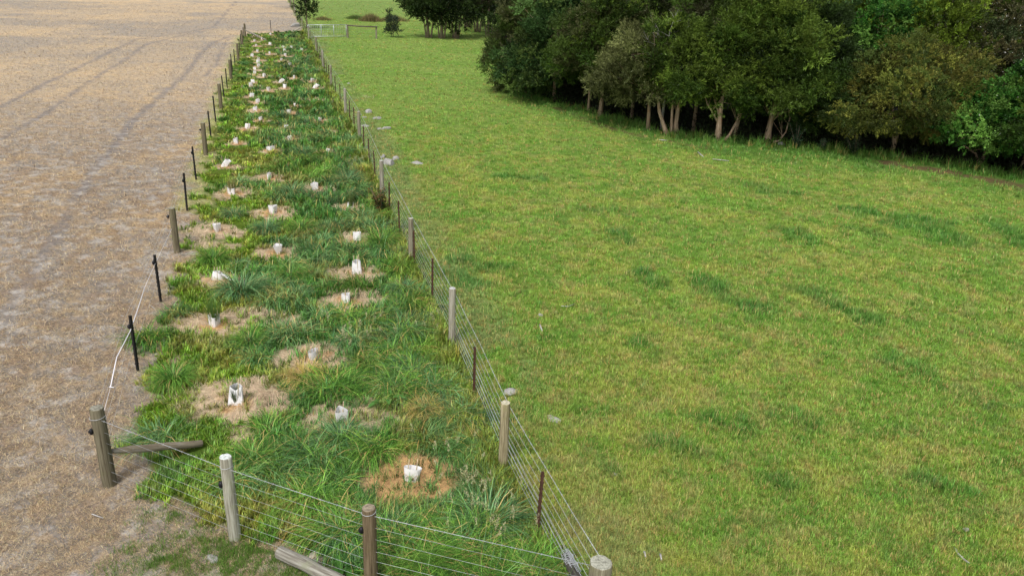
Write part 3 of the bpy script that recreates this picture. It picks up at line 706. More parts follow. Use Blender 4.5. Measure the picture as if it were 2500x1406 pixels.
# left fence
fl = tag(empty('wire_fence', G3(L_WOOD[0])), 'long fence of round posts and black steel posts along the dry paddock', 'fence', 'wire fences')
for i, p in enumerate(L_WOOD):
    q = wood_post(fl, p, [1.25, 1.16, 1.2, 1.16, 1.12, 1.16, 1.13, 1.16][i], [.092, .082, .085, .085, .09, .085, .085, .09][i], (.62, .60, .50) if i == 0 else (.66, .62, .50), (.005, .0),
                  'thick dark grey corner post' if i == 0 else None)
    if i < 3: insulator(q, .9 if i == 0 else .95, (-.095, -.05, 0))
for i, p in enumerate(L_STEEL): 
    q = steel_post(fl, p, S_BLACK, i, .4)
    if i < 4: insulator(q, .9, (-.035, -.01, 0))
line = sorted([tuple(p) for p in L_WOOD + L_STEEL], key=lambda p: p[1])
for z in (.34, .62, .90, 1.06): wire(fl, line, z, rad=.0016, side=-.07, sag=.015)
rp = [unplane(433, 530, L_WOOD[0], L_STEEL[1]), unplane(376, 650, L_WOOD[0], L_STEEL[1]), unplane(354, 700, L_WOOD[0], L_STEEL[0]), unplane(338, 750, L_WOOD[0], L_STEEL[0]), unplane(318, 808, L_WOOD[0], L_STEEL[0]), unplane(285, 872, L_WOOD[0], L_STEEL[0]), unplane(270, 944, L_WOOD[0], L_STEEL[0]), unplane(254, 1003, L_WOOD[0], L_STEEL[0])]
rp = [p - fl.location for p in rp]
mb = MB(); mb.tube(rp[:3], .003, 5); link('cord', mb.mesh('cord', M_ROPE), fl)
mb = MB(); mb.tube(rp[2:7], .0075, 6); mb.tube([rp[6] + Vector((-.02, 0, 0)), rp[6] + Vector((.05, 0, -.01))], .008, 5); link('rope', mb.mesh('rope', M_ROPE), fl)['label'] = 'slack white rope'
mb = MB(); mb.tube(rp[6:], .003, 5); link('cord', mb.mesh('cord', M_ROPE), fl)
brace_log(fl, G3(L_WOOD[0], .52) + Vector((.07, .07, 0)), un(492, 1082, .07), .056, M_LOG, label='lichen covered brace log')
brace_log(fl, G3(L_WOOD[-1], .62), un(648, 98, .08), .075, M_WOOD)

# front fence
ff = tag(empty('wire_fence', G3(F_POST[0])), 'short barbed wire fence crossing the near end of the strip', 'fence', 'wire fences')
a = wood_post(ff, F_POST[0], 1.25, .078, (1.5, 1.6, 1.6), (0, 0), 'pale bleached round post'); insulator(a, .85, (-.085, -.03, 0))
b = wood_post(ff, F_POST[1], 1.17, .082, (.66, .55, .42), (0, 0), 'brown round post with a white top'); insulator(b, .88, (-.085, -.04, 0))
for z in (.12, .26, .41, .57, .73, .90): wire(ff, F_LINE, z, rad=.0015, side=-.02, sag=.0)
wire(ff, F_LINE, 1.08, 'barbed_wire', .003, .01, True, -.03, 0)

for post, rr in ((a, .08), (b, .084), ([c for c in kids(fl) if c.name.startswith('wood_post')][0], .104)):
    mb = MB(); hz = 1.08; mb.tube([(math.cos(k * .55) * rr, math.sin(k * .55) * rr, hz + .004 * k) for k in range(13)], .003, 5, cap=False); link('wire_tie', mb.mesh('wire_tie', M_WIRE), post)
# right fence
fr = tag(empty('wire_fence', G3(R_WOOD[0])), 'long fence of grey posts and rusty steel posts along the green pasture', 'fence', 'wire fences')
for i, p in enumerate(R_WOOD):
    wood_post(fr, p, 1.15 if i == 0 else [1.16, 1.13, 1.2, 1.1, 1.12, 1.12][i % 6], .128 if i == 0 else .068 if i not in (1,) else .072, (.85, .85, .72) if i == 0 else (1.2, 1.12, .85) if i == 1 else (1.25, 1.27, 1.26) if i % 2 == 0 else (1.0, .98, .88),
              (0, 0), 'thick lichen topped corner post' if i == 0 else 'weathered post with yellow moss' if i == 1 else None)
for i, p in enumerate(R_STEEL): steel_post(fr, p, S_RUST if i < 3 else S_SHORT, i, .9)
line = sorted([tuple(p) for p in R_WOOD + R_STEEL], key=lambda p: p[1])
for z in (.08, .18, .28, .38, .49, .61, .75, .90): wire(fr, line, z, rad=.0023, side=.05, jit=.018, sag=.012)
for z in (.15, .33, .44): wire(fr, line[:5], z, rad=.0025, side=.065, jit=.03, sag=.02)
wire(fr, line, 1.05, 'barbed_wire', .0034, .012, True, .075, .015)
bl = brace_log(fr, G3(R_WOOD[0], .55) + Vector((-.08, .08, 0)), un(1372, 1340, .06), .062, M_LOG, label='dark brace log under the wires'); bl.color = (.4, .42, .5, 1)
mb = MB(); c0 = un(1382, 1352, .18); c1 = un(1404, 1392, .30)
pts = []
for k in range(60):
    f = k / 59; c = Vector(c0).lerp(Vector(c1), f); an = k * 1.3; pts.append(c + Vector((math.cos(an) * .075, math.sin(an) * .03, math.sin(an) * .07)) - fr.location)
mb.tube(pts, .004, 4); link('wire_coil', mb.mesh('wire_coil', M_WIRE), fr)
brace_log(fr, un(738, 66, .55), un(715, 79, .05), .06, M_WOOD, label='pale far brace').color = (1.6, 1.6, 1.55, 1)

# the strip's far end
fe = tag(empty('wire_fence', G3(L_WOOD[-1] + np.array([1.6, 3.]))), 'distant wire fence with one dark steel post closing the far end of the strip', 'fence', 'wire fences')
steel_post(fe, P2(662, 84), [steel_mesh(1.25, M_BLACK)], 0); 
for z in (.4, .8, 1.05): wire(fe, [L_WOOD[-1], P2(662, 84), R_WOOD[11]], z, rad=.002, sag=0)

# gate and rail
A, B, Cc = P2(753, 94), P2(846, 94), P2(919, 96)
gt = tag(empty('field_gate', G3(A)), 'pale galvanised tube gate with wire mesh infill at the far fence', 'gate')
mb = MB(); a0, a1, b0, b1 = [G3(p, z) - gt.location for p in (A, B) for z in (.15, 1.15)]
for s_, e_ in ((a0, a1), (b0, b1), (a0, b0), (a1, b1), (a0.lerp(b0, .34), a1.lerp(b1, .34)), (a0.lerp(b0, .67), a1.lerp(b1, .67))): mb.tube([s_, e_], .026, 8)
link('gate_frame', mb.mesh('gate_frame', M_GALV), gt)
mb = MB()
for k in range(1, 7): mb.tube([a0.lerp(a1, k / 7), b0.lerp(b1, k / 7)], .005, 4)
for k in range(1, 20): mb.tube([a0.lerp(b0, k / 20), a1.lerp(b1, k / 20)], .004, 4)
link('mesh_infill', mb.mesh('mesh_infill', M_WIRE), gt)
rl = tag(empty('rail_fence', G3(B)), 'two post fence bay with a dark timber top rail right of the gate', 'fence')
wood_post(rl, B + np.array([.12, 0]), 1.2, .09, (.8, .78, .7)); wood_post(rl, Cc, 1.15, .075, (1., .98, .9))
mb = MB(); mb.tube([G3(B, 1.12) - rl.location + Vector((.1, -.1, 0)), G3((B + Cc) / 2, 1.08) - rl.location + Vector((0, -.1, 0)), G3(Cc, 1.08) - rl.location + Vector((.15, -.1, 0))], .062, 10, capm=1); link('rail', mb.mesh('rail', M_LOG, M_END), rl).color = (.6, .6, .6, 1)
for z in (.3, .55, .8): wire(rl, [B, Cc], z, rad=.002, sag=0)

# fallen post
fa, fb = Vector(un(682, 1346, .11)), Vector(un(850, 1428, .10))
o = log('fallen_post', None, fa, fb, .083, M_WOOD, .93); o.color = (1.1, 1.14, 1.2, 1); tag(o, 'grey weathered round post lying in the grass under the front fence', 'post')

# ------------------------------------------------------------------ tree guards
def sleeve(kind, seed):
    r = random.Random(seed); n = 24; H = {'cup': .21, 'tube': .19, 'notch': .29, 'box': .22, 'flat': .22, 'cone': .27, 'lean': .26, 'wide': .19}[kind]
    lv = 7; out = []; inn = []
    for k in range(lv):
        f = k / (lv - 1); 
        for j in range(n):
            a = 2 * math.pi * j / n; am = (a + .4) % (2 * math.pi / 3) - math.pi / 3; tri = 1.32 * (math.cos(math.pi / 3) / math.cos(am)) ** .8 * (1 + .012 * r.uniform(-1, 1)) if seed % 3 else 1 + .05 * math.cos(2 * a)
            R = .112 * tri; sx = sy = 1.0; z = H * f; ox = oy = 0
            if kind == 'cup': R *= .86 + .28 * f
            if kind == 'cone': R *= .45 + .6 * f
            if kind == 'wide': R *= 1.45
            if kind == 'notch': R *= 1.02 - .22 * f; z *= 1 - .20 * max(0, math.cos(a + 1.57)) ** 4 * f ** 3
            if kind == 'tube': R *= .92
            if kind == 'box': z *= 1 - .05 * math.sin(a * 2 + seed) * f
            if kind == 'lean': ox = .16 * f ** 1.5; z *= .95 - .12 * math.cos(a) * f
            if kind == 'flat': ox = .05 * f; z *= .9 - .55 * f * max(0, math.cos(a)); sx = 1.15
            x, y = math.cos(a) * R * sx + ox, math.sin(a) * R * sy * (.9 if seed % 3 else .62) + oy
            out.append((x, y, z)); inn.append((ox + (x - ox) * .982, y * .982, z))
    V = out + inn; b = n * lv
    F = [(i * n + j, i * n + (j + 1) % n, (i + 1) * n + (j + 1) % n, (i + 1) * n + j) for i in range(lv - 1) for j in range(n)]
    F += [tuple(b + q for q in f)[::-1] for f in F]
    F += [((lv - 1) * n + j, (lv - 1) * n + (j + 1) % n, b + (lv - 1) * n + (j + 1) % n, b + (lv - 1) * n + j) for j in range(n)]
    mb = MB(); mb.add(V, F, 0, False); return mb.mesh('sleeve', M_GUARD), H
def stake_mesh(h, r):
    mb = MB(); mb.tube([(0, 0, -.05), (.004, .002, h * .5), (0, 0, h)], .0075, 6); return mb.mesh('stake', M_STAKE)
def hole_mesh():
    mb = MB(); mb.tube([(-.012, 0, 0), (.008, 0, 0)], [.02, .02], 10); return mb.mesh('vent_hole', M_PLASTIC_BLACK)
def make_guard(kind, seed):
    root = empty('tree_guard', (0, 0, 0)); me, H = sleeve(kind, seed); link('sleeve', me, root)
    wx = 1.4 if kind == 'wide' else 1.0
    for k in range(3 if kind not in ('cup', 'cone') else 2):
        a = .9 + k * 2.1; st = stake_mesh(H + random.uniform(.04, .13), 0)
        link('stake', st, root, (math.cos(a) * .075 * wx, math.sin(a) * .07, 0), (random.uniform(-.05, .05), random.uniform(-.05, .05), 0))
    if kind in ('cup', 'box'):
        yy = [v.co.y for v in me.vertices if abs(v.co.x - .02) < .035 and abs(v.co.z - .055) < .035]
        if yy: link('vent_hole', hole_mesh(), root, (.02, min(yy) + .004, .055), (0, 0, -math.pi / 2))
    if kind == 'flat':
        mb = MB(); V = []
        for i in range(7):
            f = i / 6
            for j in range(4): V.append((.08 + .34 * f, -.09 + .055 * j + .02 * math.sin(5 * f + j), .13 - .10 * f + .025 * math.sin(7 * f + 2 * j)))
        mb.add(V, [(4 * i + j, 4 * i + j + 1, 4 * i + j + 5, 4 * i + j + 4) for i in range(6) for j in range(3)]); link('torn_flap', mb.mesh('torn_flap', M_GUARD), root)
    return root
protos = {}; groups = 'white tree guards in the planted strip'
wood_y = [p[1] for p in L_WOOD]
slots = {}
for i, (px, py, k, lb) in enumerate(GUARDS):
    if lb is None:
        y = G_XY[i][1]; kk = max(j for j in range(len(wood_y)) if wood_y[j] <= y) if y < wood_y[-1] else len(wood_y) - 1
        nxt = wood_y[kk + 1] if kk + 1 < len(wood_y) else wood_y[kk] + 8
        slots.setdefault((kk, min(2, int(3 * (y - wood_y[kk]) / (nxt - wood_y[kk])))), []).append(i)
auto = {}
for (kk, t), idx in slots.items():
    idx.sort(key=lambda i: GUARDS[i][0])
    for r_, i in enumerate(idx):
        pos = 'only one there' if len(idx) == 1 else 'left of two' if len(idx) == 2 and r_ == 0 else 'right of two' if len(idx) == 2 else f'{ORD[r_]} from left of {len(idx)}'
        where = ('just past', 'midway past', 'well past')[t]
        auto[i] = f'white guard {where} the {ORD[kk]} left wooden post, {pos}'
for i, (px, py, k, lb) in enumerate(GUARDS):
    key = (k, i % 3)
    if key in protos: o = copy_tree(protos[key])
    else: o = protos[key] = make_guard(k, i)
    g = G_XY[i]; o.location = G3(g); o.rotation_euler = (random.uniform(-.17, .17), random.uniform(-.17, .17), (i * 2.4) % 6.28 if k not in ('notch', 'flat', 'lean') else random.uniform(-.2, .2))
    s = random.uniform(.86, 1.1) * (1.0 if k != 'notch' else 1.05) * (.96 if g[1] > 28 else 1.0); o.scale = (s, s, s * random.uniform(.95, 1.1))
    tag(o, lb or auto[i], 'tree guard', groups)
# seedlings growing in guards
rgs = np.random.default_rng(77)
for gi, h, lb, pal in ((4, .62, 'tall tuft of green rush rising out of a white guard', (S(70, 104, 48), S(110, 140, 70))), (12, .55, 'short green reeds standing in the guard by the brown flowered bush', (S(74, 100, 50), S(116, 130, 72))),
                       (13, .62, 'loose straw coloured rush rising out of the left edge guard', (S(110, 120, 66), S(170, 160, 104))), (2, .30, 'small dark seedling peeping from the tall notched guard', (S(50, 70, 34), S(84, 104, 52)))):
    nb = 130; a_ = rgs.uniform(0, 6.283, nb); rr = .08 * np.sqrt(rgs.random(nb)); tt = rgs.random((nb, 1))
    v, q, t, c = ribbons(np.stack([np.cos(a_) * rr, np.sin(a_) * rr, np.zeros(nb)], -1), a_, h * rgs.uniform(.6, 1.1, nb), np.full(nb, .008), .05 + 2.2 * rr + np.abs(rgs.normal(0, .06, nb)), np.abs(rgs.normal(.15, .15, nb)), np.clip((pal[0] * (1 - tt) + pal[1] * tt) * (1 + rgs.normal(0, .25, (nb, 1))), .01, .9), 3)
    g = G_XY[gi]; tag(link('seedling', bulk('seedling', v, 3, M_GRASS, c, False, q, t), None, G3(g, .06)), lb, 'plant')

# broad leaved docks and the brown flowered bush
def dock(px, py, n, L, wd, lb, c, seed, stem=0):
    rg = random.Random(seed); mb = MB(); cols = []
    for k in range(n):
        a = 2 * math.pi * k / n + rg.uniform(-.4, .4); el = rg.uniform(.3, 1.1); l = L * rg.uniform(.7, 1.1); V = []; p = Vector((0, 0, .02)); st = 7
        for i in range(st + 1):
            f = i / st; w_ = wd * math.sin(math.pi * min(1, f * .92 + .06)) ** .8 / 2 if i < st else .002; sd_ = Vector((-math.sin(a), math.cos(a), 0)); cup = Vector((0, 0, w_ * .35))
            V += [p + sd_ * w_ + cup, p, p - sd_ * w_ + cup]; p = p + Vector((math.cos(a) * math.cos(el), math.sin(a) * math.cos(el), math.sin(el))) * (l / st); el -= 1.5 / st
        mb.add(V, [q for i in range(st) for q in ((3 * i, 3 * i + 1, 3 * i + 4, 3 * i + 3), (3 * i + 1, 3 * i + 2, 3 * i + 5, 3 * i + 4))])
    me = mb.mesh('dock_plant', M_LEAF); at = me.attributes.new('Col', 'FLOAT_COLOR', 'POINT')
    cc = np.ones((len(mb.v), 4), np.float32); cc[:, :3] = c; cc[:, :3] *= np.repeat(np.random.default_rng(seed).uniform(.75, 1.25, n), 24)[:, None]; at.data.foreach_set('color', cc.ravel())
    tag(link('dock_plant', me, None, G3(P2(px, py))), lb, 'plant', 'broad leaved docks in the strip')
dock(948, 985, 9, .42, .12, 'dock with large pale leaves among tall grass, right of midstrip', S(96, 146, 74), 1)
dock(705, 1180, 13, .30, .075, 'low rosette dock behind the barbed wire, right of the pale post', S(84, 120, 56), 2)
dock(618, 832, 14, .28, .08, 'bright green rosette dock beyond the grassy hump at left', S(76, 136, 48), 3)
dock(835, 1395, 7, .30, .07, 'dark dock at the foot of the front fence, beside the brown post', S(70, 112, 48), 4)

# ------------------------------------------------------------------ stones and sticks
def rock_mesh(seed, mat):
    r = random.Random(seed); import bmesh
    bm = bmesh.new(); bmesh.ops.create_icosphere(bm, subdivisions=3, radius=1.0)
    pl = [(Vector((r.uniform(-1, 1), r.uniform(-1, 1), r.uniform(-.3, 1))).normalized(), r.uniform(.55, .85)) for _ in range(9)]
    for v in bm.verts:
        for n_, d in pl:
            k = v.co.dot(n_) - d
            if k > 0: v.co -= n_ * k * .9
        v.co *= 1 + .10 * (vnoise(v.co.x * 2.2 + seed, v.co.y * 2.2 + v.co.z * 1.7) - .5) + .05 * r.uniform(-1, 1) * .5
    me = bpy.data.meshes.new('rock'); bm.to_mesh(me); bm.free(); me.materials.append(mat); return me
RK = [rock_mesh(k, M_STONE) for k in range(4)]; RP = rock_mesh(9, M_PALESTONE)
ROCKS = [(950, 401, .36, .24, .22, 0, 'largest pale rock beside the right fence, flat white top'), (935, 388, .14, .1, .14, 1, 'small rock touching the back left of the largest pale rock'),
         (966, 391, .15, .12, .14, 2, 'small rock touching the back right of the largest pale rock'), (1018, 399, .3, .2, .1, 3, 'mossy low rock right of the largest pale rock'),
         (898, 277, .24, .18, .2, 1, 'tallest rock of the loose scatter by right fence'), (890, 289, .16, .12, .07, 2, 'small flat rock left in the upper scatter'), (921, 291, .26, .16, .12, 0, 'long flat rock right in the upper scatter'),
         (892, 309, .26, .2, .08, 3, 'low dark rock sunk in grass, leftmost of the lower scatter'), (925, 319, .16, .12, .09, 1, 'small round rock in the middle of the lower scatter'), (944, 317, .3, .2, .12, 2, 'wide pale rock, rightmost of the lower scatter'),
         (851, 206, .2, .12, .06, 3, 'tiny flat stone in the pasture, level with the far right fence'), (1248, 958, .19, .14, .07, 3, 'lichen stone just behind the mossy right fence post'),
         (1350, 1022, .17, .10, .05, 0, 'flat white stone alone in pasture, right of the mossy post'), (1501, 1153, .07, .06, .04, 1, 'small stone in a dark hollow in the near pasture'),
         (1320, 770, .07, .06, .05, 2, 'small grey stone in mid pasture beside white bits'), (2357, 1296, .06, .05, .03, 3, 'small pale stone above the white stick at lower right'),
         (720, 66, 1.0, .5, .4, 0, 'distant big pale rock at the far end of the right fence'), (1908, 354, .22, .16, .12, 1, 'grey stone at the foot of the grove beside a pale trunk'), (520, 1360, .12, .09, .03, 2, 'pale flat stone in the patchy turf near the bottom edge'),
         (1130, 912, .1, .07, .03, 0, 'small flat stone in grass right of the rusty post')]
for px, py, a, b, c, k, lb in ROCKS:
    g = P2(px, py); tag(link('rock', RK[k], None, G3(g, c * .25), (0, 0, px * .7), (a * .88, b * .88, c * .85)), lb, 'rock', 'rocks lying in the pasture')
tag(link('rock', RP, None, G3(P2(770, 1362), .02), (0, .2, .5), (.17, .09, .09)), 'tan angular stone beside the fallen post', 'rock', 'rocks lying in the pasture')
def stick(pxs, r, lb, mat=M_DEADWOOD, group=None, name='stick'):
    mb = MB(); P = [Vector(un(*p, .03)) for p in pxs]; mb.tube([p - P[0] for p in P], [r] * (len(P) - 1) + [r * .6], 6)
    tag(link(name, mb.mesh(name, mat), None, P[0]), lb, 'stick', group)
stick([(2330, 1334), (2338, 1350), (2355, 1366), (2368, 1374)], .014, 'bent white stick lying in the pasture at lower right')
stick([(1370, 747), (1388, 748), (1404, 741)], .011, 'thin white stick in mid pasture')
stick([(1318, 793), (1324, 808)], .02, 'short white chip in mid pasture')
stick([(1612, 1352), (1615, 1366)], .016, 'upright pale chip near the bottom edge, right of another chip'); stick([(1573, 1346), (1576, 1358)], .016, 'pale chip near the bottom edge, left of another chip')
stick([(1704, 372), (1718, 384)], .03, 'white branch on grass before the pale tree trunks, left of another'); stick([(1740, 389), (1780, 393)], .025, 'thin pale branch lying on grass near the grove, right of another')
stick([(1608, 342), (1630, 343)], .03, 'pale stick at the foot of the forked tree')
for p in ([(295, 770), (303, 772)], [(283, 791), (291, 789)], [(250, 801), (256, 806)], [(93, 822), (95, 829)], [(368, 746), (379, 754)], [(123, 571), (127, 566)], [(224, 1254), (252, 1264)], [(310, 1063), (330, 1030)], [(55, 840), (60, 843)], [(405, 600), (410, 604)]):
    stick(p, .009, 'short pale bit of dry stem lying on the bare paddock', group='bits of dry stem on the bare paddock', name='dry_stem')

# ------------------------------------------------------------------ trees
def crown_mesh(seed, H, R, zb, pal, L, W, nclump, nleaf, plume=.5, flat=.75, lump=.55, cx=0.0, rc=.38, white=0.0):
    rg = np.random.default_rng(seed); zc = zb + .36 * (H - zb); shv = np.where(1, .36 * (H - zb), 0)
    d = rg.normal(0, 1, (nclump, 3)); d[:, 2] += .15; d /= np.linalg.norm(d, axis=1)[:, None]
    az = np.arctan2(d[:, 1], d[:, 0])
    lp = 1 - lump / 2 + lump * vnoise(az * 1.3 + seed, d[:, 2] * 2.2 + seed * .37, 3)
    rf = (.30 + .70 * rg.random(nclump)) ** .6 * lp
    taper = np.where(d[:, 2] < 0, 1.12 + .25 * np.minimum(-d[:, 2], .7), 1.12 - .45 * d[:, 2] * np.clip(rf, 0, 1))
    Cn = np.stack([d[:, 0] * rf * R * taper + cx, d[:, 1] * rf * R * taper, zc + d[:, 2] * np.where(d[:, 2] < 0, np.minimum(rf, .95) * .36 * (H - zb), rf * .60 * (H - zb))], -1)
    pal = np.array(pal) * np.array([.72, .80, .74]); pi = rg.integers(0, len(pal), nclump); cc = pal[pi] * np.clip(1 + rg.normal(0, .36, (nclump, 1)), .35, 1.9)
    sz = rc * R / 2 * rg.uniform(.6, 1.3, nclump)
    ns = nleaf // 22                                # each clump is a bunch of leafy sprays
    ks = rg.choice(nclump, ns, p=sz ** 2 / (sz ** 2).sum())
    so = rg.normal(0, 1, (ns, 3)); so[:, 2] += .2; so /= np.linalg.norm(so, axis=1)[:, None]
    sp = Cn[ks] + so * (rg.random((ns, 1)) ** .4) * sz[ks][:, None] * np.array([1.1, 1.1, flat])
    sdir = d[ks] * .5 + so * .8 + np.array([0, 0, plume]) + rg.normal(0, .25, (ns, 3)); sdir /= np.linalg.norm(sdir, axis=1)[:, None]
    sl_ = L * rg.uniform(1.2, 2.6, ns); scol = np.clip(1 + rg.normal(0, .22, ns), .45, 1.8)
    k2 = rg.integers(0, ns, nleaf); k = ks[k2]; f = rg.random((nleaf, 1))
    P = sp[k2] + sdir[k2] * f * sl_[k2][:, None] + rg.normal(0, .22 * L, (nleaf, 3)) * (1.1 - .7 * f)
    ax = sdir[k2] * .9 + rg.normal(0, .5, (nleaf, 3)); ax /= np.linalg.norm(ax, axis=1)[:, None]
    sd_ = np.cross(ax, rg.normal(0, 1, (nleaf, 3))); sd_ /= np.linalg.norm(sd_, axis=1)[:, None] + 1e-6
    l = .66 * L * rg.uniform(.6, 1.25, (nleaf, 1)); w_ = .66 * W * rg.uniform(.6, 1.3, (nleaf, 1)) / 2
    V = np.stack([P, P + ax * l * .45 + sd_ * w_, P + ax * l, P + ax * l * .45 - sd_ * w_], 1).reshape(-1, 3)
    c = np.clip(cc[k] * scol[k2][:, None] * (1 + rg.normal(0, .15, (nleaf, 1))), .004, .9)
    if white: m = rg.random(nleaf) < white; c[m] = S(225, 225, 215)
    V[:, 2] = np.maximum(V[:, 2], .03)
    Q = np.arange(nleaf * 4).reshape(-1, 4)
    return bulk('crown', V, 4, M_LEAF, np.repeat(c, 4, 0), False, quads=Q), Cn
def trunk_mesh(stems, Cn, rg, nlimb=14):
    mb = MB()
    for pts, r in stems:
        P = [Vector(p) for p in pts]; n = len(P); mb.tube(P, [r * (1.25 if i == 0 else 1 - .62 * i / (n - 1)) for i in range(n)], 10, jit=.12)
        for _ in range(nlimb // len(stems)):
            i = rg.randint(max(1, n - 2), n - 1); a = P[i - 1].lerp(P[i], rg.uniform(.2, 1)); c = Vector(Cn[rg.randrange(len(Cn))])
            if c.z < a.z - .3: continue
            m_ = a.lerp(c, .5) + Vector((rg.uniform(-.2, .2), rg.uniform(-.2, .2), rg.uniform(-.1, .3))); rr = r * .22
            mb.tube([a, a.lerp(m_, .5), m_, m_.lerp(c, .5), c], [rr, rr * .8, rr * .6, rr * .42, rr * .2], 6, cap=False)
    return mb.mesh('trunk', M_BARK)
K_OLIVE = [S(76, 96, 38), S(102, 120, 48), S(60, 80, 32), S(112, 128, 52), S(86, 102, 42)]
K_BROWN = [S(110, 110, 70), S(124, 124, 78), S(98, 102, 60), S(90, 92, 58)]
K_MIX = [S(84, 100, 46), S(104, 106, 66), S(74, 90, 42), S(98, 96, 66), S(84, 106, 42)]
BLUEG = [S(74, 100, 54), S(94, 118, 66), S(62, 86, 46), S(104, 122, 62)]
DARK = [S(60, 78, 38), S(74, 92, 44), S(54, 68, 36)]
HAW = [S(70, 118, 46), S(96, 142, 62), S(58, 98, 42), S(116, 150, 70)]
OCHRE = [S(146, 142, 68), S(122, 126, 60), S(96, 106, 52), S(134, 126, 64), S(86, 100, 50)]
RUSSET = [S(108, 104, 72), S(96, 108, 72), S(84, 94, 60), S(116, 106, 72)]
YELG = [S(98, 116, 36), S(82, 100, 32), S(114, 130, 44)]
def up(h, dx=0.0, dy=0.0, b=0.0): return [(0 + b, 0, -.1), (b + dx * .25, dy * .2, h * .25), (b + dx * .55, dy * .5, h * .5), (b + dx, dy, h)]
TREES = [ # base px, base py, H, R, zb, pal, L, W, plume, flat, cx, stems, label, back, tint
 (1282, 228, 5.6, 1.6, .15, K_MIX, .2, .055, .4, .8, -.3, [(up(4), .09)], 'dark bushy tree at the left tip of the grove, foliage down to the grass', 0),
 (1352, 246, 6.2, 2.5, .5, BLUEG, .15, .075, .1, .7, 0, [(up(4), .1)], 'broad blue green tree second from the left tip of the grove', 0),
 (1436, 275, 6.3, 1.9, 1.35, K_MIX, .2, .055, .5, .7, 0, [(up(5), .065)], 'brownish tree on a thin dark trunk, left of the first pale trunk', 0),
 (1466, 284, 6.1, 1.7, 1.7, K_OLIVE, .2, .055, .6, .7, .4, [(up(5, .0), .11)], 'tree on one straight pale trunk, leftmost pale trunk of the grove', 0),
 (1582, 318, 4.7, 1.75, 1.25, K_BROWN, .2, .05, .5, .75, -.5, [(up(4, -.2), .09)], 'brown olive feathery tree bulging forward left of the forked trunk', 0),
 (1638, 330, 5.6, 1.6, 1.5, K_OLIVE, .2, .055, .6, .75, .1, [([(-.15, 0, -.1), (-.35, 0, .35), (-.62, .1, 1.0), (-.8, .1, 1.9), (-.7, .3, 3.6)], .11), ([(.05, .1, -.1), (-.02, .1, .6), (-.08, .1, 1.6), (0, .3, 3.6)], .08), ([(.3, .2, -.1), (.2, .2, .5), (.25, .2, 1.5), (.4, .2, 3.9)], .14)], 'tree with three pale stems forking in a V from the ground', 0),
 (1752, 343, 5.9, 1.75, 1.25, K_OLIVE, .21, .055, .6, .7, .2, [([(0, 0, -.1), (-.02, 0, .5), (-.05, 0, 1.4), (0, .2, 4)], .16), ([(.25, 0, -.1), (.5, 0, .25), (.75, 0, .9), (.85, .1, 1.8), (.8, .3, 3.4)], .075), ([(-.05, 0, .7), (-.3, 0, 1.1), (-.7, -.1, 1.6), (-1., -.1, 2.3)], .045)], 'tree with thick reddish trunk and a curved second stem on its right', 0),
 (1793, 344, 7.0, 1.6, 1.7, K_OLIVE, .2, .055, .6, .7, .2, [([(-.05, 0, -.1), (0, 0, .4), (.15, 0, 1.5), (.3, .2, 4.6)], .10)], 'tall tree on a single slim pale trunk right of the reddish trunk', .4),
 (1873, 349, 6.5, 1.9, 1.4, K_OLIVE, .21, .055, .6, .7, .1, [([(0, 0, -.1), (-.02, 0, .5), (.06, 0, 1.6), (.1, .2, 4.4)], .165), ([(.25, -.05, .02), (.5, -.1, .12), (.72, -.1, .5), (.8, -.1, 1.2)], .055)], 'tree on the thickest grey trunk with an upturned low branch', 0),
 (1965, 350, 6.0, 1.7, .45, DARK, .2, .055, .4, .75, 0, [(up(4), .1)], 'very dark tree with low hanging foliage right of the pale trunks', .6),
 (2175, 378, 4.8, 2.75, .95, OCHRE, .15, .05, .0, .5, 0, [(up(3.5, .4), .09), (up(3.2, -.7, 0, .1), .06)], 'wide ochre shrub tree with layered tangled sprays', .4),
 (2110, 352, 6.7, 1.5, 3.6, HAW, .14, .08, .2, .75, .0, [(up(5), .08)], 'bright green treetop rising behind the ochre tree', 1.5),
 (2345, 366, 6.2, 2.4, 1.0, RUSSET, .15, .055, .2, .65, .3, [(up(5), .1)], 'russet grey tree flecked with white blossom behind the ochre tree', 2.4, .012),
 (2365, 403, 3.1, 1.85, .75, HAW, .14, .085, .2, .7, -.1, [([(.5, 0, -.1), (.1, -.1, .5), (-.7, -.3, .9), (-1.5, -.4, 1.2)], .05), (up(2.4, .1, 0, .5), .07)], 'low bright green bush tree with a bare leaning branch', 0),
 (2492, 424, 4.7, 2.0, .7, [q * .8 for q in HAW], .14, .085, .2, .7, .1, [(up(3.5), .09)], 'bright green tree at the right edge of the photo', .4, .003),
 (2640, 450, 5.6, 2.2, .6, K_OLIVE, .2, .055, .5, .7, 0, [(up(4), .1)], 'olive tree beyond the right edge of the photo', .5),
 (2040, 356, 5.3, 1.6, .2, BLUEG, .15, .07, .1, .7, 0, [(up(4), .08)], 'dark leafy tree filling the gap left of the ochre tree', 2.4),
 (1690, 338, 6.6, 1.6, 2.0, K_MIX, .2, .055, .5, .7, 0, [(up(5), .09)], 'grey brown tree set back between the forked and the reddish trunks', 1.8),
 (1540, 305, 6.2, 1.7, 1.6, K_MIX, .2, .055, .5, .7, 0, [(up(5), .08)], 'shaded tree set back behind the brown olive feathery tree', 2.2),
]
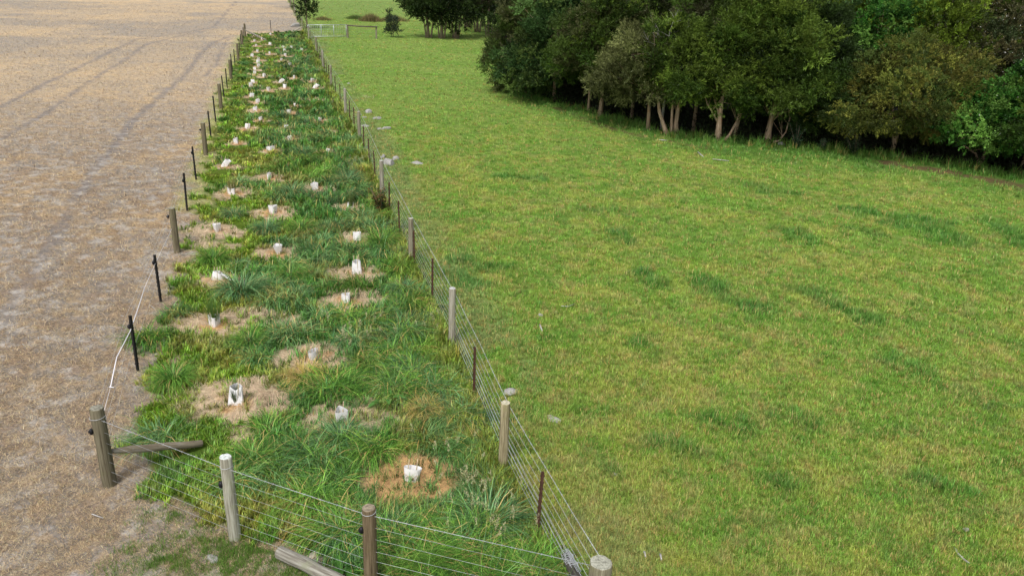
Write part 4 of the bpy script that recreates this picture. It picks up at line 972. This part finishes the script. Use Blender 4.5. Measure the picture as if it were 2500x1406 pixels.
def place_tree(i, T):
    px, py, H, R, zb, pal, L, W, plume, flat, cx, stems, lb, back = T[:14]; wh = T[14] if len(T) > 14 else 0.0
    g = P2(px, py); R *= 1.08; g = g * (1 + back / np.hypot(*g)); nl = int(56000 * (R / 1.8) ** 2 * min(1.4, (H - zb) / 4) * (.11 / (L * W) * .1) ** .5)
    o = tag(empty('evergreen_tree' if L > .16 else 'broadleaf_tree', G3(g)), lb, 'tree', 'trees of the grove')
    me, Cn = crown_mesh(200 + i, H, R, zb, pal, L, W, int(150 * (R / 1.8) ** 1.3), nl, plume * .5, flat, .85, cx, .31, wh)
    link('crown', me, o); link('trunk', trunk_mesh(stems, Cn, random.Random(i), 16), o).color = (1.55, 1.42, 1.3, 1)
    return o
for i, T in enumerate(TREES): place_tree(i, T)
# deeper rows: a few kinds, copied; last row added to block light
BG = []
for k, (H, R, zb, pal) in enumerate(((8.4, 2.3, 2.2, K_OLIVE), (7.6, 2.2, 1.8, K_MIX), (9.0, 2.5, 2.4, YELG), (8., 2.2, 2.0, DARK))):
    o = empty('evergreen_tree', (0, 0, 0)); me, Cn = crown_mesh(300 + k, H, R, zb, pal, .24, .07, 190, 44000, .5, .75, .6, 0, .37); link('crown', me, o)
    link('trunk', trunk_mesh([(up(H * .75, random.uniform(-.5, .5)), .12), (up(H * .6, .8, .3), .07)], Cn, random.Random(k), 12), o); BG.append(o)
n_ = 0
for row, (back, step) in enumerate(((5.8, 2.7), (9.2, 3.2), (13.2, 3.8))):
    xs = np.arange(.9 + row * .8 + back * .3, 30 + back * .7, step)
    for x in xs:
        x2 = x + random.uniform(-.5, .5); y2 = float(np.interp(x2 - back * .3, _tx, _ty)) + back + random.uniform(-.7, .7)
        far_left = x2 < 4; k = [0, 1, 0, 3, 1, 2][n_ % 6] if x2 < 17 else [2, 0, 2, 1][n_ % 4]
        o = BG[k] if not BG[k].get('label') else copy_tree(BG[k])
        s = random.uniform(.85, 1.1) * (.86 if row == 0 else 1.0) * (.82 if far_left else 1); o.location = G3((x2, y2)); o.rotation_euler = (0, 0, random.uniform(0, 6.28)); o.scale = (s, s, s)
        tag(o, 'tall olive tree deep in the grove behind the front row of trunks', 'tree', 'taller trees behind the front row'); n_ += 1

# dead tree with bleached branches above the brown olive tree
def dead_tree():
    rg = random.Random(4); mb = MB()
    def br(p, d, l, r, n):
        pts = [p]
        for k in range(4): d = (d + Vector((rg.uniform(-.3, .3), rg.uniform(-.3, .3), rg.uniform(-.15, .25)))).normalized(); pts.append(pts[-1] + d * l / 4)
        mb.tube(pts, [r, r * .85, r * .7, r * .5, r * .3], 6, cap=False)
        if n:
            for _ in range(4): br(pts[rg.randint(1, 4)], (d + Vector((rg.uniform(-1, 1), rg.uniform(-1, 1), rg.uniform(-.5, .7)))).normalized(), l * .6, r * .5, n - 1)
    mb.tube([(0, 0, -.1), (.05, 0, 2), (-.05, .1, 3.6), (0, 0, 4.3)], [.07, .06, .05, .045], 8)
    for k in range(4): br(Vector((0, 0, 3.7 + .15 * k)), Vector((-1 + .3 * k, -1.1, .12)).normalized(), 1.35, .026, 2)
    g = P2(1612, 325); g = g * (1 + .9 / np.hypot(*g))
    tag(link('dead_tree', mb.mesh('dead_tree', M_DEADWOOD), None, G3(g)), 'dead tree with bleached bare branches above the brown olive tree', 'tree')
dead_tree()

# undergrowth filling the grove, leaf colour kept dark to deepen the shade
def undergrowth():
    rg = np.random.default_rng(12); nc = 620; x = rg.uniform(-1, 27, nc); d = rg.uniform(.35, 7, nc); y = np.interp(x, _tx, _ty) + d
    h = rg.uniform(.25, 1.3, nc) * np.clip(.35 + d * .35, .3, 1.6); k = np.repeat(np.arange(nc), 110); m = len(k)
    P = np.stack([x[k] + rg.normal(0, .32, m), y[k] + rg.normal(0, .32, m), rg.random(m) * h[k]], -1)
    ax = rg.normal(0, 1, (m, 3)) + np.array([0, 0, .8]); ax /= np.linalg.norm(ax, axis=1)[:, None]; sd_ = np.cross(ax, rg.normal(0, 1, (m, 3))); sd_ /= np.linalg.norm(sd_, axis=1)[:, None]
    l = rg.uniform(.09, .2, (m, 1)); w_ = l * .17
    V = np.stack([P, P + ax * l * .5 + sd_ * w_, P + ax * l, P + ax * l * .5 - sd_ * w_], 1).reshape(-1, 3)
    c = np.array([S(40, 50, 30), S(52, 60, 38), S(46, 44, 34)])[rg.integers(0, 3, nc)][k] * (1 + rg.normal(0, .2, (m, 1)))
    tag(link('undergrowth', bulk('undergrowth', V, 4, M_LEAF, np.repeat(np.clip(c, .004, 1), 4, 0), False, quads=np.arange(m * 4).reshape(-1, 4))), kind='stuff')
undergrowth()
def leafy_weed(px, py, h, r, n, pal, lb, name='thistle', cat='plant', L=.14, W=.06, seed=0):
    rg = np.random.default_rng(seed + 50); k = rg.integers(0, 5, n); sx = rg.normal(0, r * .5, (5, 2)); f = rg.random(n)
    P = np.stack([sx[k, 0] * f + rg.normal(0, .05, n), sx[k, 1] * f + rg.normal(0, .05, n), f * h * (1 - .25 * k / 5)], -1)
    a = rg.uniform(0, 6.28, n); ax = np.stack([np.cos(a), np.sin(a), rg.uniform(.1, .9, n)], -1); ax /= np.linalg.norm(ax, axis=1)[:, None]; sd_ = np.cross(ax, [0, 0, 1.]); sd_ /= np.linalg.norm(sd_, axis=1)[:, None]
    l = L * (1.25 - f[:, None] * .7) * rg.uniform(.7, 1.2, (n, 1)); w_ = W / 2 * (1.2 - f[:, None] * .6)
    V = np.stack([P, P + ax * l * .5 + sd_ * w_, P + ax * l, P + ax * l * .5 - sd_ * w_], 1).reshape(-1, 3); c = np.array(pal)[rg.integers(0, len(pal), n)] * (1 + rg.normal(0, .18, (n, 1)))
    o = tag(empty(name, G3(P2(px, py))), lb, cat); link('leaves', bulk('leaves', V, 4, M_LEAF, np.repeat(np.clip(c, .004, 1), 4, 0), False, quads=np.arange(n * 4).reshape(-1, 4)), o)
    mb = MB()
    for q in range(5): mb.tube([(0, 0, 0), (sx[q, 0] * .5, sx[q, 1] * .5, h * .5), (sx[q, 0], sx[q, 1], h * (1 - .25 * q / 5))], [.012, .009, .005], 5)
    link('stem', mb.mesh('stem', M_BARK), o); return o
TH = [S(92, 120, 92), S(70, 98, 70)]
leafy_weed(1943, 362, 1.1, .35, 420, TH, 'grey green thistle at the foot of the grove, right of the pale trunks', seed=1)
leafy_weed(2085, 378, .95, .6, 520, [S(72, 90, 66), S(56, 74, 50)], 'clump of weedy thistle stems below the ochre tree', seed=2)
leafy_weed(2006, 368, .55, .2, 200, TH, 'small thistle between two larger weeds at the grove edge', seed=3)
leafy_weed(932, 520, .85, .55, 900, [S(52, 84, 44), S(66, 96, 50), S(134, 104, 66), S(120, 92, 60)], 'dark weedy bush with brown flower heads at the right fence', 'shrub', 'shrub', .12, .045, 4)

# far trees, bushes and rushes
FAR = [(1046, 93, 6.5, 1.5, 1.9, DARK, -.3, 'dark tree leaning on a pale trunk, left tree of the distant clump'), (1078, 95, 7.2, 1.8, 1.5, DARK, 0, 'dark tree with ivy thick trunk, second from left in the distant clump'), (1112, 95, 7., 1.7, .9, DARK, .2, 'bushy dark tree third from left in the distant clump'),
       (1165, 80, 6.8, 2.1, 2.0, K_MIX, 0, 'brownish tree right of the distant clump with sparse low stems'), (1192, 90, 6.4, 1.9, 1.8, K_MIX, 0, 'many stemmed brownish tree between distant clump and grove'), (1268, 120, 6.8, 2.0, .9, DARK, 0, 'dark tree joining the grove at its far left end'), (1140, 68, 7.2, 2.2, 1.6, DARK, 0, 'dark tree behind the distant clump, crown cut by the top edge'), (1250, 74, 7.4, 2.3, 1.5, DARK, 0, 'dark tree farthest back beside the grove, crown cut by the top edge')]
for i, (px, py, H, R, zb, pal, cx, lb) in enumerate(FAR):
    g = P2(px, py); o = tag(empty('evergreen_tree', G3(g)), lb, 'tree', 'distant trees beyond the pasture')
    me, Cn = crown_mesh(400 + i, H, R + .25, zb - .2, [q * .62 for q in pal], .28, .10, 120, 22000, .4, .75, .6, cx, .46); link('crown', me, o)
    link('trunk', trunk_mesh([(up(H * .7, cx), .15), (up(H * .6, .5, 0, .25), .09), (up(H * .6, -.6, .2, -.2), .08)], Cn, random.Random(i), 12), o)
def small_tree(px, py, H, R, zb, pal, lb, n=5000, L=.2, W=.07, name='evergreen_tree', cat='tree', r=.08, flat=.75):
    o = tag(empty(name, G3(P2(px, py))), lb, cat); me, Cn = crown_mesh(int(px), H, R, zb, pal, L, W, 46, n, .4, flat, .6, 0, .5); link('crown', me, o); link('trunk', trunk_mesh([(up(H * .75), r)], Cn, random.Random(int(px)), 10), o)
small_tree(750, 70, 4.2, 1.05, 1.0, [q * .45 for q in DARK], 'small dark tree with bare lower stem beside the far gate', 11000)
small_tree(718, 22, 4.8, 2.2, 1.0, [S(46, 54, 34), S(62, 62, 42)], 'brownish dark tree overhanging the far fence at the top edge', 12000)
small_tree(960, 92, 2.25, .62, .35, [S(64, 72, 58), S(74, 80, 66)], 'lone small grey green bush in the far pasture', 9000, .16, .05, 'shrub', 'shrub', .04)
def rush(px, py, w_, h, n, pal, lb):
    rg = np.random.default_rng(int(px)); x = rg.normal(0, w_ / 2.2, n); y = rg.normal(0, .5, n)
    p = ribbons(np.stack([x, y, np.zeros(n)], -1), rg.uniform(0, 6.28, n), h * rg.uniform(.5, 1.1, n) * np.exp(-(x / w_) ** 2), np.full(n, .03), np.abs(rg.normal(.15, .2, n)), np.abs(rg.normal(.5, .3, n)), np.array(pal)[rg.integers(0, len(pal), n)] * (1 + rg.normal(0, .15, (n, 1))), 2)
    tag(link('rush_clump', bulk('rush_clump', p[0], 3, M_GRASS, np.clip(p[3], .004, 1), False, p[1], p[2]), None, G3(P2(px, py))), lb, 'rushes', 'rush clumps in the far pasture')
RB = [S(150, 128, 92), S(122, 108, 70), S(100, 110, 62)]; RG_ = [S(84, 108, 54), S(106, 120, 62)]
rush(905, 53, 1.5, 1.0, 1500, RB, 'tallest brown rush clump in the middle of the far row'); rush(868, 47, 1.3, .55, 900, RG_, 'low green rush clump left of the tallest brown one'); rush(962, 52, 2.0, .7, 1300, RB + [S(150, 140, 92)], 'long pale brown rush clump right of the tallest one'); rush(788, 50, 1.2, .5, 500, RB, 'small separate rush clump behind the gate')

bpy.context.view_layer.update()
